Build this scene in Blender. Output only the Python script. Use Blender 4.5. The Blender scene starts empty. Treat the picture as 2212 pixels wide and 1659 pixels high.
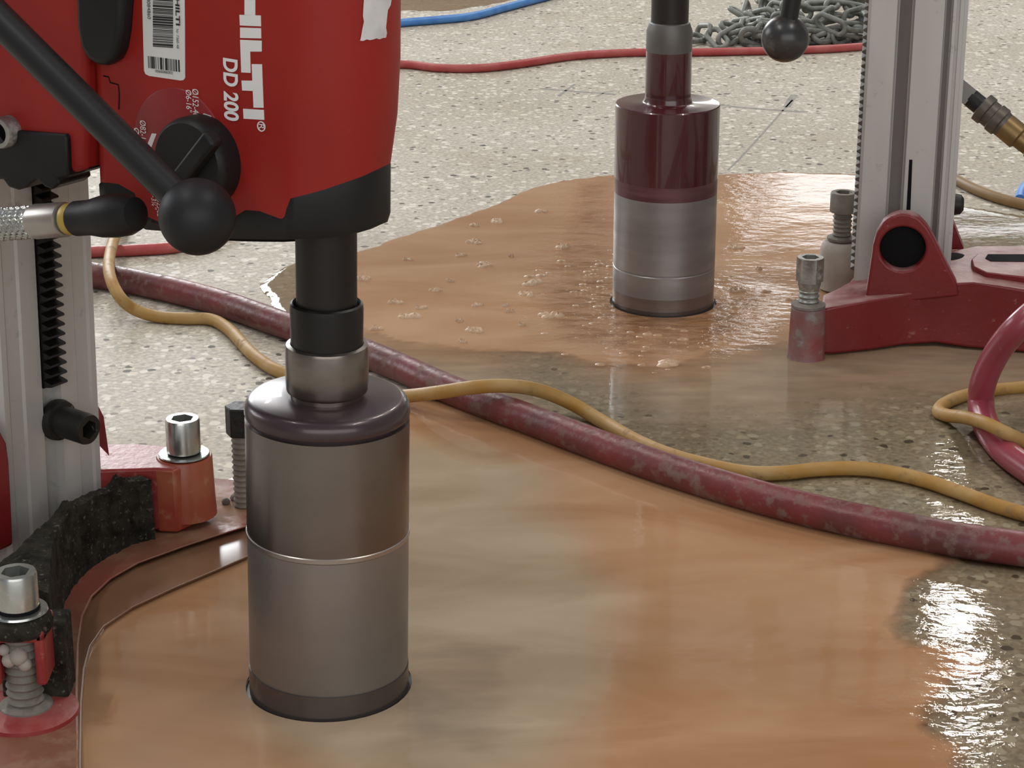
import bpy, bmesh, math, random
import numpy as np
from mathutils import Vector, Matrix, noise as mnoise

random.seed(7)
SC = bpy.context.scene
COL = SC.collection
PI = math.pi

# ------------------------------------------------------------------ camera
F_PX, CX, CY, CAM_H = 4700.0, 1106.0, 829.5, 0.684
PITCH = math.atan(1659.0 / F_PX)
cp, sp = math.cos(PITCH), math.sin(PITCH)
cam_d = bpy.data.cameras.new('camera')
cam_d.sensor_width = 36.0
cam_d.lens = 36.0 * F_PX / 2212.0
cam_d.clip_start = 0.02
cam = bpy.data.objects.new('camera', cam_d)
COL.objects.link(cam)
cam.location = (0, 0, CAM_H)
cam.rotation_euler = (PI / 2 - PITCH, 0, 0)
SC.camera = cam

# ------------------------------------------------------------------ world, lights, exposure
w = bpy.data.worlds.new('world')
SC.world = w
w.use_nodes = True
bg = w.node_tree.nodes['Background']
bg.inputs[0].default_value = (0.86, 0.90, 1.0, 1)
bg.inputs[1].default_value = 0.24

def area(name, loc, target, sx, sy, power, col=(1, 1, 1)):
    d = bpy.data.lights.new(name, 'AREA')
    d.shape = 'RECTANGLE'
    d.size, d.size_y = sx, sy
    d.energy = power
    d.color = col
    o = bpy.data.objects.new(name, d)
    COL.objects.link(o)
    o.location = loc
    o.rotation_euler = (Vector(target) - Vector(loc)).to_track_quat('-Z', 'Y').to_euler()
    return o

# tall windows of the hall far behind the work and a row on the left, strip lamps under the ceiling
area('window_light_back', (-3.4, 11.0, 2.6), (-3.4, 0.0, 2.4), 3.4, 2.4, 400, (0.93, 0.97, 1.0))
area('window_light_back_right', (2.5, 11.0, 1.75), (2.5, 0.0, 1.65), 2.7, 1.1, 30, (0.96, 0.98, 1.0))
area('window_light_left', (-7.0, 4.5, 2.6), (0.0, 2.0, 0.3), 4.5, 2.2, 160, (0.93, 0.97, 1.0))
area('fill_light_behind', (0.6, -2.7, 1.7), (0.0, 4.0, 0.9), 6.0, 2.2, 85, (1.0, 0.98, 0.95))  # added fill behind the camera, brightens the surfaces facing it
for lx, ly in ((-1.9, 1.0), (1.9, 1.0), (-1.9, 4.0), (1.9, 4.0), (-1.9, 7.0), (1.9, 7.0), (-2.3, 10.1), (2.3, 10.1)):
    area('ceiling_lamp', (lx, ly, 4.2), (lx, ly, 0), 0.15, 1.3, 38 if ly < 6 else 46, (1.0, 0.95, 0.87))
SC.view_settings.view_transform = 'Standard'
SC.view_settings.look = 'None'
SC.view_settings.exposure = 0.0
SC.view_settings.gamma = 1.0
SC.view_settings.use_curve_mapping = False

# ------------------------------------------------------------------ measuring helpers (photo pixel -> metres)
def ray(px, py):
    a, b = (px - CX) / F_PX, (py - CY) / F_PX
    return Vector((a, cp - b * sp, -sp - b * cp))

def G(px, py, z=0.0):
    d = ray(px, py)
    return Vector((0, 0, CAM_H)) + d * ((CAM_H - z) / -d.z)

def AY(px, py, Y):
    d = ray(px, py)
    return Vector((0, 0, CAM_H)) + d * (Y / d.y)

def PROJ(p):
    dy, dz = p[1], p[2] - CAM_H
    t = dy * cp - dz * sp
    return CX + F_PX * p[0] / t, CY - F_PX * (dy * sp + dz * cp) / t

# ------------------------------------------------------------------ materials
class NT:
    def __init__(s, name):
        s.m = bpy.data.materials.new(name)
        s.m.use_nodes = True
        s.t = s.m.node_tree
        s.t.nodes.clear()
    def n(s, kind, **kw):
        nd = s.t.nodes.new(kind)
        for k, v in kw.items():
            if k.startswith('i_'):
                key = k[2:]
                key = int(key) if key.isdigit() else key.replace('_', ' ')
                nd.inputs[key].default_value = v
            else:
                setattr(nd, k, v)
        return nd
    def l(s, a, b):
        s.t.links.new(a, b)

def rgba(c):
    return (c[0], c[1], c[2], 1.0)

def ramp(nt, fac, stops, interp='LINEAR'):
    r = nt.n('ShaderNodeValToRGB')
    r.color_ramp.interpolation = interp
    e = r.color_ramp.elements
    while len(e) < len(stops):
        e.new(0.5)
    for el, (p, c) in zip(e, stops):
        el.position = p
        el.color = rgba(c)
    nt.l(fac, r.inputs[0])
    return r

def mixc(nt, fac, a, b, blend='MIX'):
    m = nt.n('ShaderNodeMix', data_type='RGBA', blend_type=blend)
    for sock, v in ((m.inputs[0], fac), (m.inputs[6], a), (m.inputs[7], b)):
        if isinstance(v, (int, float)):
            sock.default_value = v
        elif isinstance(v, tuple):
            sock.default_value = rgba(v)
        else:
            nt.l(v, sock)
    return m.outputs[2]

def mat(name, col, rough=0.5, metal=0.0, var=None, var_scale=20, dirt=None, bump=0.0, bump_scale=120,
        spec=0.5, coat=0.0, stretch=None, rough_var=0.0, settled=None):
    """col base; var second tone by noise; dirt=(colour, amount 0-1, scale) splotches with their own shape."""
    nt = NT(name)
    out = nt.n('ShaderNodeOutputMaterial')
    b = nt.n('ShaderNodeBsdfPrincipled')
    nt.l(b.outputs[0], out.inputs[0])
    b.inputs['Base Color'].default_value = rgba(col)
    b.inputs['Roughness'].default_value = rough
    b.inputs['Metallic'].default_value = metal
    b.inputs['Specular IOR Level'].default_value = spec
    b.inputs['Coat Weight'].default_value = coat
    tc = nt.n('ShaderNodeTexCoord')
    vec = tc.outputs['Object']
    if stretch:
        mp = nt.n('ShaderNodeMapping')
        mp.inputs['Scale'].default_value = stretch
        nt.l(vec, mp.inputs[0])
        vec = mp.outputs[0]
    c = None
    if var:
        nz = nt.n('ShaderNodeTexNoise', i_Scale=var_scale, i_Detail=4.0)
        nt.l(vec, nz.inputs[0])
        r = ramp(nt, nz.outputs[0], [(0.35, col), (0.65, var)])
        c = r.outputs[0]
        if rough_var:
            mr = nt.n('ShaderNodeMapRange', i_1=0.3, i_2=0.7, i_3=max(0.02, rough - rough_var), i_4=rough + rough_var)
            nt.l(nz.outputs[0], mr.inputs[0])
            nt.l(mr.outputs[0], b.inputs['Roughness'])
    if dirt:
        dn = nt.n('ShaderNodeTexNoise', i_Scale=dirt[2], i_Detail=6.0, i_Roughness=0.65)
        nt.l(tc.outputs['Object'], dn.inputs[0])
        lo = 0.72 - 0.42 * dirt[1]
        dr = ramp(nt, dn.outputs[0], [(lo, (0, 0, 0)), (lo + 0.14, (1, 1, 1))])
        c = mixc(nt, dr.outputs[0], c if c else col, dirt[0])
        if not rough_var:
            mr = nt.n('ShaderNodeMapRange', i_1=0.0, i_2=1.0, i_3=rough, i_4=0.8)
            nt.l(dr.outputs[0], mr.inputs[0])
            nt.l(mr.outputs[0], b.inputs['Roughness'])
        if metal > 0:
            mm = nt.n('ShaderNodeMapRange', i_1=0.0, i_2=1.0, i_3=metal, i_4=0.0)
            nt.l(dr.outputs[0], mm.inputs[0])
            nt.l(mm.outputs[0], b.inputs['Metallic'])
    if settled:
        ge = nt.n('ShaderNodeNewGeometry')
        sx = nt.n('ShaderNodeSeparateXYZ')
        nt.l(ge.outputs['Normal'], sx.inputs[0])
        sn = nt.n('ShaderNodeTexNoise', i_Scale=45.0, i_Detail=5.0)
        nt.l(tc.outputs['Object'], sn.inputs[0])
        ml = nt.n('ShaderNodeMath', operation='MULTIPLY_ADD')
        ml.inputs[1].default_value = 0.9
        nt.l(sn.outputs[0], ml.inputs[0])
        nt.l(sx.outputs[2], ml.inputs[2])
        mr = nt.n('ShaderNodeMapRange', i_1=1.20, i_2=1.6, i_3=0.0, i_4=settled[1])
        nt.l(ml.outputs[0], mr.inputs[0])
        c = mixc(nt, mr.outputs[0], c if c else col, settled[0])
    if c:
        nt.l(c, b.inputs['Base Color'])
    if bump:
        bn = nt.n('ShaderNodeTexNoise', i_Scale=bump_scale, i_Detail=3.0)
        nt.l(vec, bn.inputs[0])
        bp = nt.n('ShaderNodeBump', i_Strength=bump, i_Distance=0.002)
        nt.l(bn.outputs[0], bp.inputs['Height'])
        nt.l(bp.outputs[0], b.inputs['Normal'])
    return nt.m

DUST = (0.50, 0.44, 0.37)
M = {}
M['red'] = mat('red_housing_paint', (0.33, 0.018, 0.013), 0.45, var=(0.295, 0.017, 0.013), var_scale=9, spec=0.3, dirt=((0.30, 0.075, 0.06), 0.10, 55))
M['red_dial'] = mat('red_dial_paint', (0.24, 0.016, 0.018), 0.42)
M['red_cast'] = mat('red_casting_paint', (0.26, 0.022, 0.022), 0.42, var=(0.30, 0.04, 0.035), var_scale=25, dirt=((0.42, 0.22, 0.19), 0.26, 60), bump=0.25, bump_scale=150, settled=((0.38, 0.17, 0.15), 0.55))
M['red_cast_far'] = mat('red_casting_paint_worn', (0.20, 0.014, 0.017), 0.38, var=(0.17, 0.014, 0.016), var_scale=14, dirt=((0.45, 0.26, 0.24), 0.20, 75), bump=0.2, bump_scale=120, settled=((0.45, 0.30, 0.28), 0.7))
M['orange_cast'] = mat('red_casting_slurry_stained', (0.33, 0.055, 0.03), 0.35, var=(0.36, 0.11, 0.055), var_scale=28, dirt=((0.40, 0.20, 0.11), 0.30, 45))
M['plate'] = mat('slurry_coated_red_plate', (0.205, 0.095, 0.056), 0.32, var=(0.24, 0.07, 0.05), var_scale=10, dirt=((0.25, 0.135, 0.075), 0.55, 18), bump=0.2, bump_scale=70)
M['plate_low'] = mat('slurry_coated_lower_flange', (0.22, 0.125, 0.07), 0.22, var=(0.19, 0.095, 0.055), var_scale=12)
M['black'] = mat('black_plastic', (0.008, 0.008, 0.009), 0.5, var=(0.011, 0.011, 0.012), var_scale=30, spec=0.35)
M['lever'] = mat('black_lever_plastic', (0.013, 0.014, 0.015), 0.42, spec=0.4)
M['ball'] = mat('black_ball_plastic', (0.011, 0.0115, 0.014), 0.5, spec=0.35)
M['ball_far'] = mat('black_ball_worn', (0.02, 0.02, 0.022), 0.30, var=(0.05, 0.05, 0.05), var_scale=50, dirt=((0.16, 0.15, 0.14), 0.22, 60))
M['rubber'] = mat('black_crusty_rubber', (0.011, 0.010, 0.008), 0.9, spec=0.15, var=(0.034, 0.031, 0.024), var_scale=70, dirt=((0.15, 0.14, 0.11), 0.33, 240), bump=1.0, bump_scale=180)
M['alu'] = mat('aluminium_column', (0.54, 0.535, 0.515), 0.42, 0.2, var=(0.46, 0.45, 0.43), var_scale=16, dirt=((0.30, 0.29, 0.26), 0.26, 45), stretch=(1, 1, 0.12))
M['alu_dark'] = mat('aluminium_groove_shade_grime', (0.13, 0.12, 0.11), 0.6, 0.2, var=(0.19, 0.175, 0.16), var_scale=30, stretch=(1, 1, 0.15))  # groove shading and grime painted as one dark tone
M['rack'] = mat('greasy_black_rack', (0.013, 0.012, 0.011), 0.4, 0.3, dirt=((0.09, 0.085, 0.075), 0.12, 130), bump=0.3)
M['rack_far'] = mat('dusty_rack', (0.16, 0.15, 0.135), 0.6, 0.3, var=(0.10, 0.09, 0.08), var_scale=80)
M['bolt_black'] = mat('black_socket_bolt', (0.014, 0.014, 0.013), 0.5, 0.2, dirt=((0.19, 0.18, 0.15), 0.22, 110), bump=0.4)
M['chrome'] = mat('zinc_plated_steel', (0.58, 0.60, 0.585), 0.27, 0.9, var=(0.45, 0.465, 0.445), var_scale=60, rough_var=0.08)
M['steel_dusty'] = mat('dusty_galvanised_steel', (0.36, 0.36, 0.34), 0.4, 0.7, var=(0.25, 0.25, 0.23), var_scale=60, dirt=((0.36, 0.34, 0.29), 0.42, 80), bump=0.3)
M['crust'] = mat('concrete_crusted_steel', (0.15, 0.14, 0.115), 0.7, 0.2, var=(0.25, 0.23, 0.20), var_scale=45, dirt=((0.40, 0.36, 0.30), 0.22, 50), bump=0.6)
M['cream_cast'] = mat('dust_coated_casting', (0.43, 0.39, 0.34), 0.7, var=(0.33, 0.29, 0.25), var_scale=30, bump=0.3)
M['spindle'] = mat('black_oxide_spindle', (0.020, 0.018, 0.017), 0.42, 0.5, var=(0.026, 0.023, 0.022), var_scale=18)
M['sleeve'] = mat('black_oxide_sleeve', (0.016, 0.015, 0.015), 0.36, 0.4)
M['hub'] = mat('turned_steel_hub', (0.20, 0.172, 0.155), 0.30, 0.9, var=(0.26, 0.23, 0.21), var_scale=30, stretch=(1, 1, 3), rough_var=0.05)
M['cap'] = mat('plum_lacquered_cap', (0.066, 0.044, 0.050), 0.30, 0.35, coat=0.2)
M['barrel_up'] = mat('brushed_barrel_upper', (0.185, 0.163, 0.152), 0.30, 0.9, var=(0.25, 0.225, 0.21), var_scale=6, rough_var=0.05, stretch=(1, 1, 2.2))
M['barrel_low'] = mat('brushed_barrel_lower', (0.30, 0.283, 0.272), 0.42, 0.75, var=(0.245, 0.23, 0.22), var_scale=6, rough_var=0.05, stretch=(1, 1, 2.2))
M['weld'] = mat('bright_weld_ring', (0.42, 0.40, 0.38), 0.32, 0.9)
M['segment'] = mat('shaded_wet_segment_ring', (0.115, 0.097, 0.09), 0.28, 0.6, var=(0.12, 0.10, 0.095), var_scale=20)  # shadow and wet at the bit's foot put into the dark tone
M['maroon'] = mat('maroon_lacquer', (0.066, 0.010, 0.013), 0.26, 0.0, coat=0.5)
M['maroon_worn'] = mat('maroon_lacquer_worn', (0.17, 0.085, 0.09), 0.34, 0.4, var=(0.11, 0.045, 0.05), var_scale=14, stretch=(1, 1, 8))
M['barrel_far'] = mat('scuffed_steel_barrel', (0.33, 0.33, 0.34), 0.44, 0.75, var=(0.25, 0.243, 0.24), var_scale=8, stretch=(1, 1, 5), rough_var=0.08)
M['barrel_far_low'] = mat('brown_wet_barrel', (0.19, 0.155, 0.145), 0.30, 0.6, var=(0.24, 0.20, 0.18), var_scale=9, stretch=(1, 1, 9))
M['chuck_far'] = mat('grey_chuck', (0.13, 0.125, 0.118), 0.48, 0.4, var=(0.16, 0.155, 0.15), var_scale=30)
M['spindle_far'] = mat('dark_spindle', (0.022, 0.018, 0.017), 0.45, 0.2, dirt=((0.16, 0.155, 0.15), 0.18, 40))
M['hose'] = mat('red_rubber_hose', (0.180, 0.032, 0.036), 0.38, var=(0.10, 0.032, 0.030), var_scale=18, dirt=((0.175, 0.105, 0.088), 0.50, 75), bump=0.35, bump_scale=90)
M['hose_wet'] = mat('pink_rubber_hose', (0.30, 0.048, 0.075), 0.26, var=(0.26, 0.055, 0.07), var_scale=20, dirt=((0.40, 0.2, 0.19), 0.12, 50))
M['cord'] = mat('ochre_power_cord', (0.36, 0.185, 0.028), 0.55, var=(0.42, 0.27, 0.10), var_scale=26, dirt=((0.24, 0.155, 0.065), 0.36, 70), bump=0.2)
M['cord_brown'] = mat('brown_power_cord', (0.20, 0.115, 0.035), 0.5, var=(0.25, 0.15, 0.06), var_scale=22)
M['red_cord'] = mat('red_air_line', (0.42, 0.055, 0.055), 0.45, var=(0.47, 0.11, 0.10), var_scale=35, bump=0.2)
M['blue'] = mat('blue_air_line', (0.06, 0.22, 0.62), 0.4, var=(0.10, 0.30, 0.70), var_scale=40)
M['chain'] = mat('grey_galvanised_chain', (0.14, 0.15, 0.135), 0.55, 0.3, var=(0.24, 0.25, 0.23), var_scale=60, dirt=((0.12, 0.125, 0.10), 0.25, 50))
M['brass'] = mat('dull_brass', (0.22, 0.145, 0.06), 0.4, 0.6, var=(0.28, 0.18, 0.07), var_scale=60)
M['brass_dark'] = mat('grimy_brass', (0.10, 0.09, 0.07), 0.45, 0.5, var=(0.14, 0.125, 0.10), var_scale=80)
M['grey_fit'] = mat('grey_steel_fitting', (0.22, 0.215, 0.205), 0.45, 0.5)
M['white'] = mat('white_print', (0.78, 0.78, 0.78), 0.45)
M['label'] = mat('white_label', (0.72, 0.72, 0.70), 0.45)
M['torn'] = mat('torn_white_sticker', (0.72, 0.71, 0.72), 0.6, var=(0.60, 0.59, 0.60), var_scale=60, dirt=((0.25, 0.24, 0.25), 0.14, 120))
M['ink'] = mat('black_ink', (0.02, 0.02, 0.02), 0.5)
M['grey_ink'] = mat('grey_ink', (0.20, 0.20, 0.20), 0.5)
M['yellow_mark'] = mat('yellow_brass_band', (0.46, 0.33, 0.08), 0.45, 0.3)
M['hole'] = mat('unlit_bore', (0.009, 0.009, 0.010), 0.8, spec=0.1)  # near-black colour stands in for the shade inside bores, slots and gaps
M['kerf'] = mat('wet_kerf_wall', (0.035, 0.022, 0.014), 0.4)
M['foam'] = mat('tan_slurry_foam', (0.49, 0.325, 0.20), 0.5, var=(0.55, 0.39, 0.265), var_scale=90, bump=0.4)
M['pencil'] = mat('graphite_mark', (0.20, 0.20, 0.19), 0.7, var=(0.33, 0.31, 0.28), var_scale=90)
M['froth'] = mat('brown_froth', (0.38, 0.225, 0.12), 0.35, var=(0.45, 0.29, 0.175), var_scale=120, bump=0.5)
M['pearl'] = mat('ferrule_steel', (0.44, 0.41, 0.385), 0.32, 0.75, var=(0.36, 0.33, 0.31), var_scale=25)

def floor_material():
    nt = NT('terrazzo')
    out = nt.n('ShaderNodeOutputMaterial')
    b = nt.n('ShaderNodeBsdfPrincipled')
    nt.l(b.outputs[0], out.inputs[0])
    tc = nt.n('ShaderNodeTexCoord')
    wob = nt.n('ShaderNodeTexNoise', i_Scale=120.0, i_Detail=2.0)
    nt.l(tc.outputs['Object'], wob.inputs[0])
    vm = nt.n('ShaderNodeVectorMath', operation='MULTIPLY_ADD')
    vm.inputs[1].default_value = (0.006, 0.006, 0.0)
    nt.l(wob.outputs['Color'], vm.inputs[0])
    nt.l(tc.outputs['Object'], vm.inputs[2])
    P = vm.outputs[0]
    big = nt.n('ShaderNodeTexNoise', i_Scale=2.6, i_Detail=4.0)
    nt.l(tc.outputs['Object'], big.inputs[0])
    base = ramp(nt, big.outputs[0], [(0.34, (0.445, 0.40, 0.325)), (0.66, (0.53, 0.49, 0.42))]).outputs[0]
    fine = nt.n('ShaderNodeTexNoise', i_Scale=190.0, i_Detail=3.0)
    nt.l(P, fine.inputs[0])
    fr = ramp(nt, fine.outputs[0], [(0.38, (0.72, 0.71, 0.69)), (0.62, (1.10, 1.10, 1.10))])
    base = mixc(nt, 1.0, base, fr.outputs[0], 'MULTIPLY')
    # chips: voronoi cells, a share of them coloured, sizes from cell edges
    def chips(scale, col, lo, rad, c, soft=0.05):
        v = nt.n('ShaderNodeTexVoronoi', i_Scale=scale)
        nt.l(P, v.inputs[0])
        sep = nt.n('ShaderNodeSeparateColor')
        nt.l(v.outputs['Color'], sep.inputs[0])
        pick = nt.n('ShaderNodeMath', operation='GREATER_THAN')
        pick.inputs[1].default_value = lo
        nt.l(sep.outputs[col], pick.inputs[0])
        sz = nt.n('ShaderNodeMath', operation='MULTIPLY_ADD')   # random size
        sz.inputs[1].default_value = rad * 0.7
        sz.inputs[2].default_value = rad * 0.5
        nt.l(sep.outputs[2 if col != 2 else 0], sz.inputs[0])
        df = nt.n('ShaderNodeMath', operation='SUBTRACT')
        nt.l(sz.outputs[0], df.inputs[0])
        nt.l(v.outputs['Distance'], df.inputs[1])
        mr = nt.n('ShaderNodeMapRange', i_1=0.0, i_2=soft, i_3=0.0, i_4=1.0)
        nt.l(df.outputs[0], mr.inputs[0])
        mu = nt.n('ShaderNodeMath', operation='MULTIPLY')
        nt.l(mr.outputs[0], mu.inputs[0])
        nt.l(pick.outputs[0], mu.inputs[1])
        return mu.outputs[0], c
    cur = base
    for f, c in (chips(95, 0, 0.45, 0.46, (0.66, 0.63, 0.56), 0.12), chips(150, 1, 0.60, 0.42, (0.38, 0.36, 0.315), 0.1),
                 chips(75, 1, 0.80, 0.42, (0.62, 0.57, 0.48), 0.12), chips(120, 0, 0.86, 0.40, (0.22, 0.20, 0.165), 0.09),
                 chips(85, 2, 0.94, 0.36, (0.09, 0.08, 0.065), 0.08)):
        cur = mixc(nt, f, cur, c)
    # brown stains of dried slurry and grime
    st = nt.n('ShaderNodeTexNoise', i_Scale=5.5, i_Detail=5.0)
    nt.l(tc.outputs['Object'], st.inputs[0])
    sr = ramp(nt, st.outputs[0], [(0.56, (0, 0, 0)), (0.78, (0.45, 0.45, 0.45))])
    cur = mixc(nt, sr.outputs[0], cur, (0.33, 0.26, 0.18))
    nt.l(cur, b.inputs['Base Color'])
    b.inputs['Roughness'].default_value = 0.6
    b.inputs['Specular IOR Level'].default_value = 0.3
    bp = nt.n('ShaderNodeBump', i_Strength=0.12, i_Distance=0.001)
    nt.l(fine.outputs[0], bp.inputs['Height'])
    nt.l(bp.outputs[0], b.inputs['Normal'])
    return nt.m
M['floor'] = floor_material()
M['wall'] = mat('painted_block_wall', (0.42, 0.39, 0.34), 0.8, var=(0.36, 0.33, 0.29), var_scale=1.5)

def water_material():
    """attribute 'turb': 0 clear water, 1 opaque slurry; 'agit': how ruffled the surface is; 'hue': brown to tan."""
    nt = NT('slurry_water')
    out = nt.n('ShaderNodeOutputMaterial')
    tc = nt.n('ShaderNodeTexCoord')
    at = nt.n('ShaderNodeAttribute', attribute_name='turb')
    ag = nt.n('ShaderNodeAttribute', attribute_name='agit')
    hu = nt.n('ShaderNodeAttribute', attribute_name='hue')
    mp = nt.n('ShaderNodeMapping')
    mp.inputs['Scale'].default_value = (0.45, 1.2, 1.0)
    nt.l(tc.outputs['Object'], mp.inputs[0])
    swirl = nt.n('ShaderNodeTexNoise', i_Scale=9.0, i_Detail=5.0, i_Distortion=1.2)
    nt.l(mp.outputs[0], swirl.inputs[0])
    tan = ramp(nt, swirl.outputs[0], [(0.33, (0.345, 0.172, 0.080)), (0.50, (0.395, 0.212, 0.108)), (0.68, (0.45, 0.262, 0.145))]).outputs[0]
    grey = ramp(nt, swirl.outputs[0], [(0.33, (0.34, 0.265, 0.175)), (0.68, (0.45, 0.365, 0.26))]).outputs[0]
    colr = mixc(nt, hu.outputs['Fac'], tan, grey)
    # ripples
    mp2 = nt.n('ShaderNodeMapping')
    mp2.inputs['Scale'].default_value = (0.8, 1.3, 1.0)
    nt.l(tc.outputs['Object'], mp2.inputs[0])
    rp = nt.n('ShaderNodeTexNoise', i_Scale=70.0, i_Detail=4.0)
    nt.l(mp2.outputs[0], rp.inputs[0])
    rp2 = nt.n('ShaderNodeTexNoise', i_Scale=7.0, i_Detail=1.0)
    nt.l(mp2.outputs[0], rp2.inputs[0])
    mm = nt.n('ShaderNodeMath', operation='MULTIPLY')
    nt.l(rp.outputs[0], mm.inputs[0])
    nt.l(ag.outputs['Fac'], mm.inputs[1])
    ad = nt.n('ShaderNodeMath', operation='MULTIPLY_ADD')
    ad.inputs[1].default_value = 0.35
    nt.l(rp2.outputs[0], ad.inputs[0])
    nt.l(mm.outputs[0], ad.inputs[2])
    bp = nt.n('ShaderNodeBump', i_Strength=0.6, i_Distance=0.006)
    nt.l(ad.outputs[0], bp.inputs['Height'])
    # freshly stirred sediment is darker than the settled slurry
    th = nt.n('ShaderNodeMapRange', i_1=0.62, i_2=1.1, i_3=0.0, i_4=0.85)
    nt.l(ag.outputs['Fac'], th.inputs[0])
    sd = nt.n('ShaderNodeTexNoise', i_Scale=60.0, i_Detail=5.0)
    nt.l(mp.outputs[0], sd.inputs[0])
    sdr = ramp(nt, sd.outputs[0], [(0.40, (1, 1, 1)), (0.60, (0.25, 0.25, 0.25))])
    sm = nt.n('ShaderNodeMath', operation='MULTIPLY')
    nt.l(th.outputs[0], sm.inputs[0])
    nt.l(sdr.outputs[0], sm.inputs[1])
    colr = mixc(nt, sm.outputs[0], colr, (0.20, 0.088, 0.036))
    sl = nt.n('ShaderNodeBsdfPrincipled')
    nt.l(colr, sl.inputs['Base Color'])
    sl.inputs['Roughness'].default_value = 0.05
    sl.inputs['IOR'].default_value = 1.33
    nt.l(bp.outputs[0], sl.inputs['Normal'])
    tr = nt.n('ShaderNodeBsdfTransparent')
    tr.inputs[0].default_value = (0.82, 0.79, 0.71, 1)
    gl = nt.n('ShaderNodeBsdfGlossy')
    gl.inputs['Roughness'].default_value = 0.03
    nt.l(bp.outputs[0], gl.inputs['Normal'])
    fr = nt.n('ShaderNodeFresnel')
    fr.inputs[0].default_value = 1.33
    nt.l(bp.outputs[0], fr.inputs['Normal'])
    mx = nt.n('ShaderNodeMixShader')
    nt.l(fr.outputs[0], mx.inputs[0])
    nt.l(tr.outputs[0], mx.inputs[1])
    nt.l(gl.outputs[0], mx.inputs[2])
    # cloudy threads in the thin film
    nz = nt.n('ShaderNodeTexNoise', i_Scale=38.0, i_Detail=5.0)
    nt.l(mp.outputs[0], nz.inputs[0])
    sub = nt.n('ShaderNodeMath', operation='MULTIPLY_ADD')
    sub.inputs[1].default_value = 0.55
    sub.inputs[2].default_value = -0.275
    nt.l(nz.outputs[0], sub.inputs[0])
    am = nt.n('ShaderNodeMath', operation='ADD')
    nt.l(at.outputs['Fac'], am.inputs[0])
    nt.l(sub.outputs[0], am.inputs[1])
    cl = nt.n('ShaderNodeMapRange', i_1=0.10, i_2=0.85, i_3=0.06, i_4=1.0)
    nt.l(am.outputs[0], cl.inputs[0])
    fm = nt.n('ShaderNodeMixShader')
    nt.l(cl.outputs[0], fm.inputs[0])
    nt.l(mx.outputs[0], fm.inputs[1])
    nt.l(sl.outputs[0], fm.inputs[2])
    nt.l(fm.outputs[0], out.inputs[0])
    return nt.m
M['water'] = water_material()

# ------------------------------------------------------------------ mesh helpers
def mesh_obj(name, verts, faces, m, parent=None, angle=35, smooth=True, local=None, bevel=0.0, bevel_seg=2):
    me = bpy.data.meshes.new(name)
    me.from_pydata([tuple(v) for v in verts], [], [tuple(f) for f in faces])
    bm = bmesh.new()
    bm.from_mesh(me)
    bmesh.ops.recalc_face_normals(bm, faces=bm.faces)
    bm.to_mesh(me)
    bm.free()
    me.materials.append(m)
    if smooth:
        me.polygons.foreach_set('use_smooth', [True] * len(me.polygons))
        me.set_sharp_from_angle(angle=math.radians(angle))
    o = bpy.data.objects.new(name, me)
    COL.objects.link(o)
    if parent:
        o.parent = parent
    if local is not None:
        o.matrix_local = local
    if bevel:
        md = o.modifiers.new('bevel', 'BEVEL')
        md.width = bevel
        md.segments = bevel_seg
        md.limit_method = 'ANGLE'
        md.angle_limit = math.radians(40)
    return o

def tag(o, label, cat, group=None):
    o['label'] = label
    o['category'] = cat
    if group:
        o['group'] = group
    return o

def basis(axis):
    a = Vector(axis).normalized()
    t = Vector((0, 0, 1)) if abs(a.z) < 0.9 else Vector((1, 0, 0))
    e1 = a.cross(t).normalized()
    return e1, a.cross(e1).normalized(), a

def lathe(prof, n=48, origin=(0, 0, 0), axis=(0, 0, 1), closed=False):
    """prof list of (r, h) from one end to the other; caps where the profile ends off axis."""
    e1, e2, a = (Vector((1, 0, 0)), Vector((0, 1, 0)), Vector((0, 0, 1))) if tuple(axis) == (0, 0, 1) else basis(axis)
    O = Vector(origin)
    V, Fc = [], []
    for r, h in prof:
        for i in range(n):
            t = 2 * PI * i / n
            V.append(O + a * h + (e1 * math.cos(t) + e2 * math.sin(t)) * r)
    for k in range(len(prof) - 1):
        for i in range(n):
            j = (i + 1) % n
            Fc.append((k * n + i, k * n + j, (k + 1) * n + j, (k + 1) * n + i))
    if closed:
        k = len(prof) - 1
        for i in range(n):
            j = (i + 1) % n
            Fc.append((k * n + i, k * n + j, j, i))
    else:
        if prof[0][0] > 1e-5:
            Fc.append(tuple(range(n)))
        if prof[-1][0] > 1e-5:
            Fc.append(tuple((len(prof) - 1) * n + i for i in range(n)))
    return V, Fc

def join(*parts):
    V, Fc = [], []
    for v, f in parts:
        o = len(V)
        V += list(v)
        Fc += [tuple(i + o for i in q) for q in f]
    return V, Fc

def prism(poly_a, poly_b):
    """two matching rings of 3D points -> closed solid."""
    n = len(poly_a)
    V = list(poly_a) + list(poly_b)
    Fc = [tuple(range(n)), tuple(range(n, 2 * n))]
    for i in range(n):
        j = (i + 1) % n
        Fc.append((i, j, n + j, n + i))
    return V, Fc

def box(x0, x1, y0, y1, z0, z1):
    a = [Vector((x, y, z0)) for x, y in ((x0, y0), (x1, y0), (x1, y1), (x0, y1))]
    return prism(a, [Vector((p.x, p.y, z1)) for p in a])

def catmull(pts, per=10):
    P = [Vector(p) for p in pts]
    P = [P[0] * 2 - P[1]] + P + [P[-1] * 2 - P[-2]]
    out = []
    for i in range(1, len(P) - 2):
        for k in range(per):
            t = k / per
            a, b, c, d = P[i - 1], P[i], P[i + 1], P[i + 2]
            out.append(0.5 * ((2 * b) + (c - a) * t + (2 * a - 5 * b + 4 * c - d) * t * t + (3 * b - a - 3 * c + d) * t ** 3))
    out.append(P[-2])
    return out

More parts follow.
